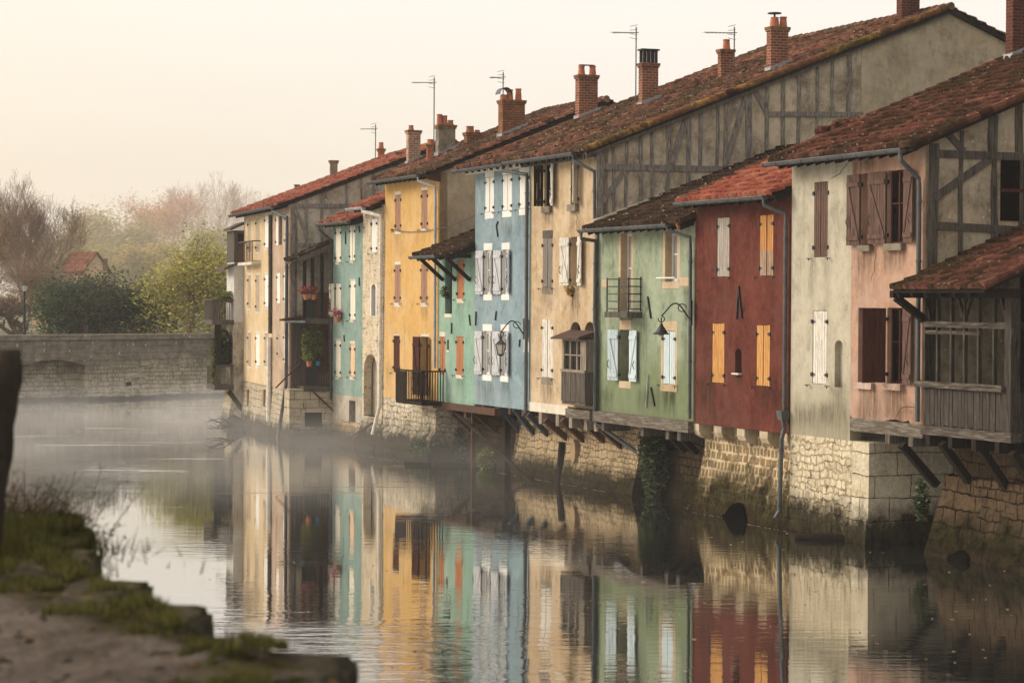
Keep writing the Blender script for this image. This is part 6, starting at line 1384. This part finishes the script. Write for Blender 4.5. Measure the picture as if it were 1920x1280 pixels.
c_ = at_z(70, 985, 4.05); r_ = root('weed_clump', WLD, tuple(c_), 'dry dark seeding weeds on the near bank beside the stone post', 'plant'); mb = MB(); lf = []; rng = random.Random(9)
for k in range(130):
    x = c_[0] + rng.gauss(-.12, .2); y = c_[1] + rng.gauss(0, .15); L = rng.uniform(.15, .5); p = np.array([x, y, c_[2] - .12]); d = np.array([rng.gauss(.2, .35), rng.gauss(0, .2), 1.0]); d /= np.linalg.norm(d)
    pts = [p]; 
    for q in range(4): d = d + np.array([.07, 0, -.06]); d /= np.linalg.norm(d); pts.append(pts[-1] + d * L / 4)
    mb.tube(pts, [.004, .0035, .003, .0025, .0015], 4)
    for q in range(7): b0 = pts[rng.randint(1, 4)]; e_ = b0 + np.array([rng.gauss(0, .04), rng.gauss(0, .04), rng.uniform(.0, .05)]); mb.tube([b0, e_], [.002, .001], 3); lf.append(tuple(e_))
mb.build('stem', 'weed', r_); MB().leaves(lf, .009, rng).build('seed_head', 'weed', r_, tint=True)
pts = [(c_[0] + rng.gauss(-.15, .22), c_[1] + rng.gauss(0, .2), c_[2] - .1 + abs(rng.gauss(0, .08))) for _ in range(1800)]; MB().leaves(pts, .022, rng).build('leaves', 'ivy', r_, tint=True)
M['dark_stone'] = plaster('lichened_dark_stone', lin('#4a4033'), lin('#1f1a15'), .5, .9, patch=lin('#6d6148'))
# leaning stone post
top = at_y(14, 655, 13.0); mb = MB(); pr = []; r_ = .075
zz = np.linspace(3.4, top[2], 22); vs = []; n_ = 14
for j, z in enumerate(zz):
    t = j / 21; cx = at_y(-45 + 63 * t, 655, 13.0)[0]
    for k in range(n_):
        a = 2 * math.pi * k / n_; rad = r_ * (.78 + .2 * t + .16 * (t > .8)) * (1 + .3 * mnoise.noise(Vector((math.cos(a) * 1.3, math.sin(a) * 1.3, z * 7)))) * (.8 if j == 21 else 1)
        vs.append((cx + rad * math.cos(a), 13.0 + rad * math.sin(a), z))
fs = [(j * n_ + k, j * n_ + (k + 1) % n_, (j + 1) * n_ + (k + 1) % n_, (j + 1) * n_ + k) for j in range(21) for k in range(n_)] + [tuple(range(21 * n_, 22 * n_))]
tag(MB().add(vs, fs).build('stone_post', 'dark_stone', frame=WLD, org=(top[0], 13, 3.4), smooth=True), 'rough lichened stone post cut by the left picture edge', 'post')

# ------------------------------------------------------------------ valley haze
def air(name, dens, box, col=(1.0, .95, .88, 1)):
    n = NT(name); v_ = n.nd('ShaderNodeVolumePrincipled', {'Color': col, 'Density': dens, 'Anisotropy': 0.0}); n.t.links.new(v_.outputs[0], n.out.inputs[1]); M[name] = n.m
    return tag(MB().box(*box).build(name, name, frame=WLD), kind='stuff')
air('haze', .0003, (-300, 300, -40, 1150, -3, 75), (1.0, .97, .93, 1))
air('fog', .00075, (-290, 290, 131.5, 1140, -2, 70), (1.0, .9, .75, 1))      # the bank of valley fog behind the quay
# thin mist lying on the river
n = NT('mist'); o = n.obj(); z = n.nd('ShaderNodeSeparateXYZ', {0: o}).outputs[2]
f = n.math('MULTIPLY', n.mr(n.noise(n.map(o, (.11, .08, .4)), 1.0, 4, .65), .4, .66), n.math('MULTIPLY', n.mr(z, .1, 1.7, 1, 0), n.mr(n.nd('ShaderNodeSeparateXYZ', {0: o}).outputs[1], 62, 92, .22, 1)))
v_ = n.nd('ShaderNodeVolumePrincipled', {'Color': (1.0, .96, .9, 1), 'Density': n.math('MULTIPLY', f, .036), 'Anisotropy': 0.0}); n.t.links.new(v_.outputs[0], n.out.inputs[1]); M['mist'] = n.m
tag(MB().box(-60, 14, 62, 126, .01, 1.7).build('mist', 'mist', frame=WLD), kind='stuff')
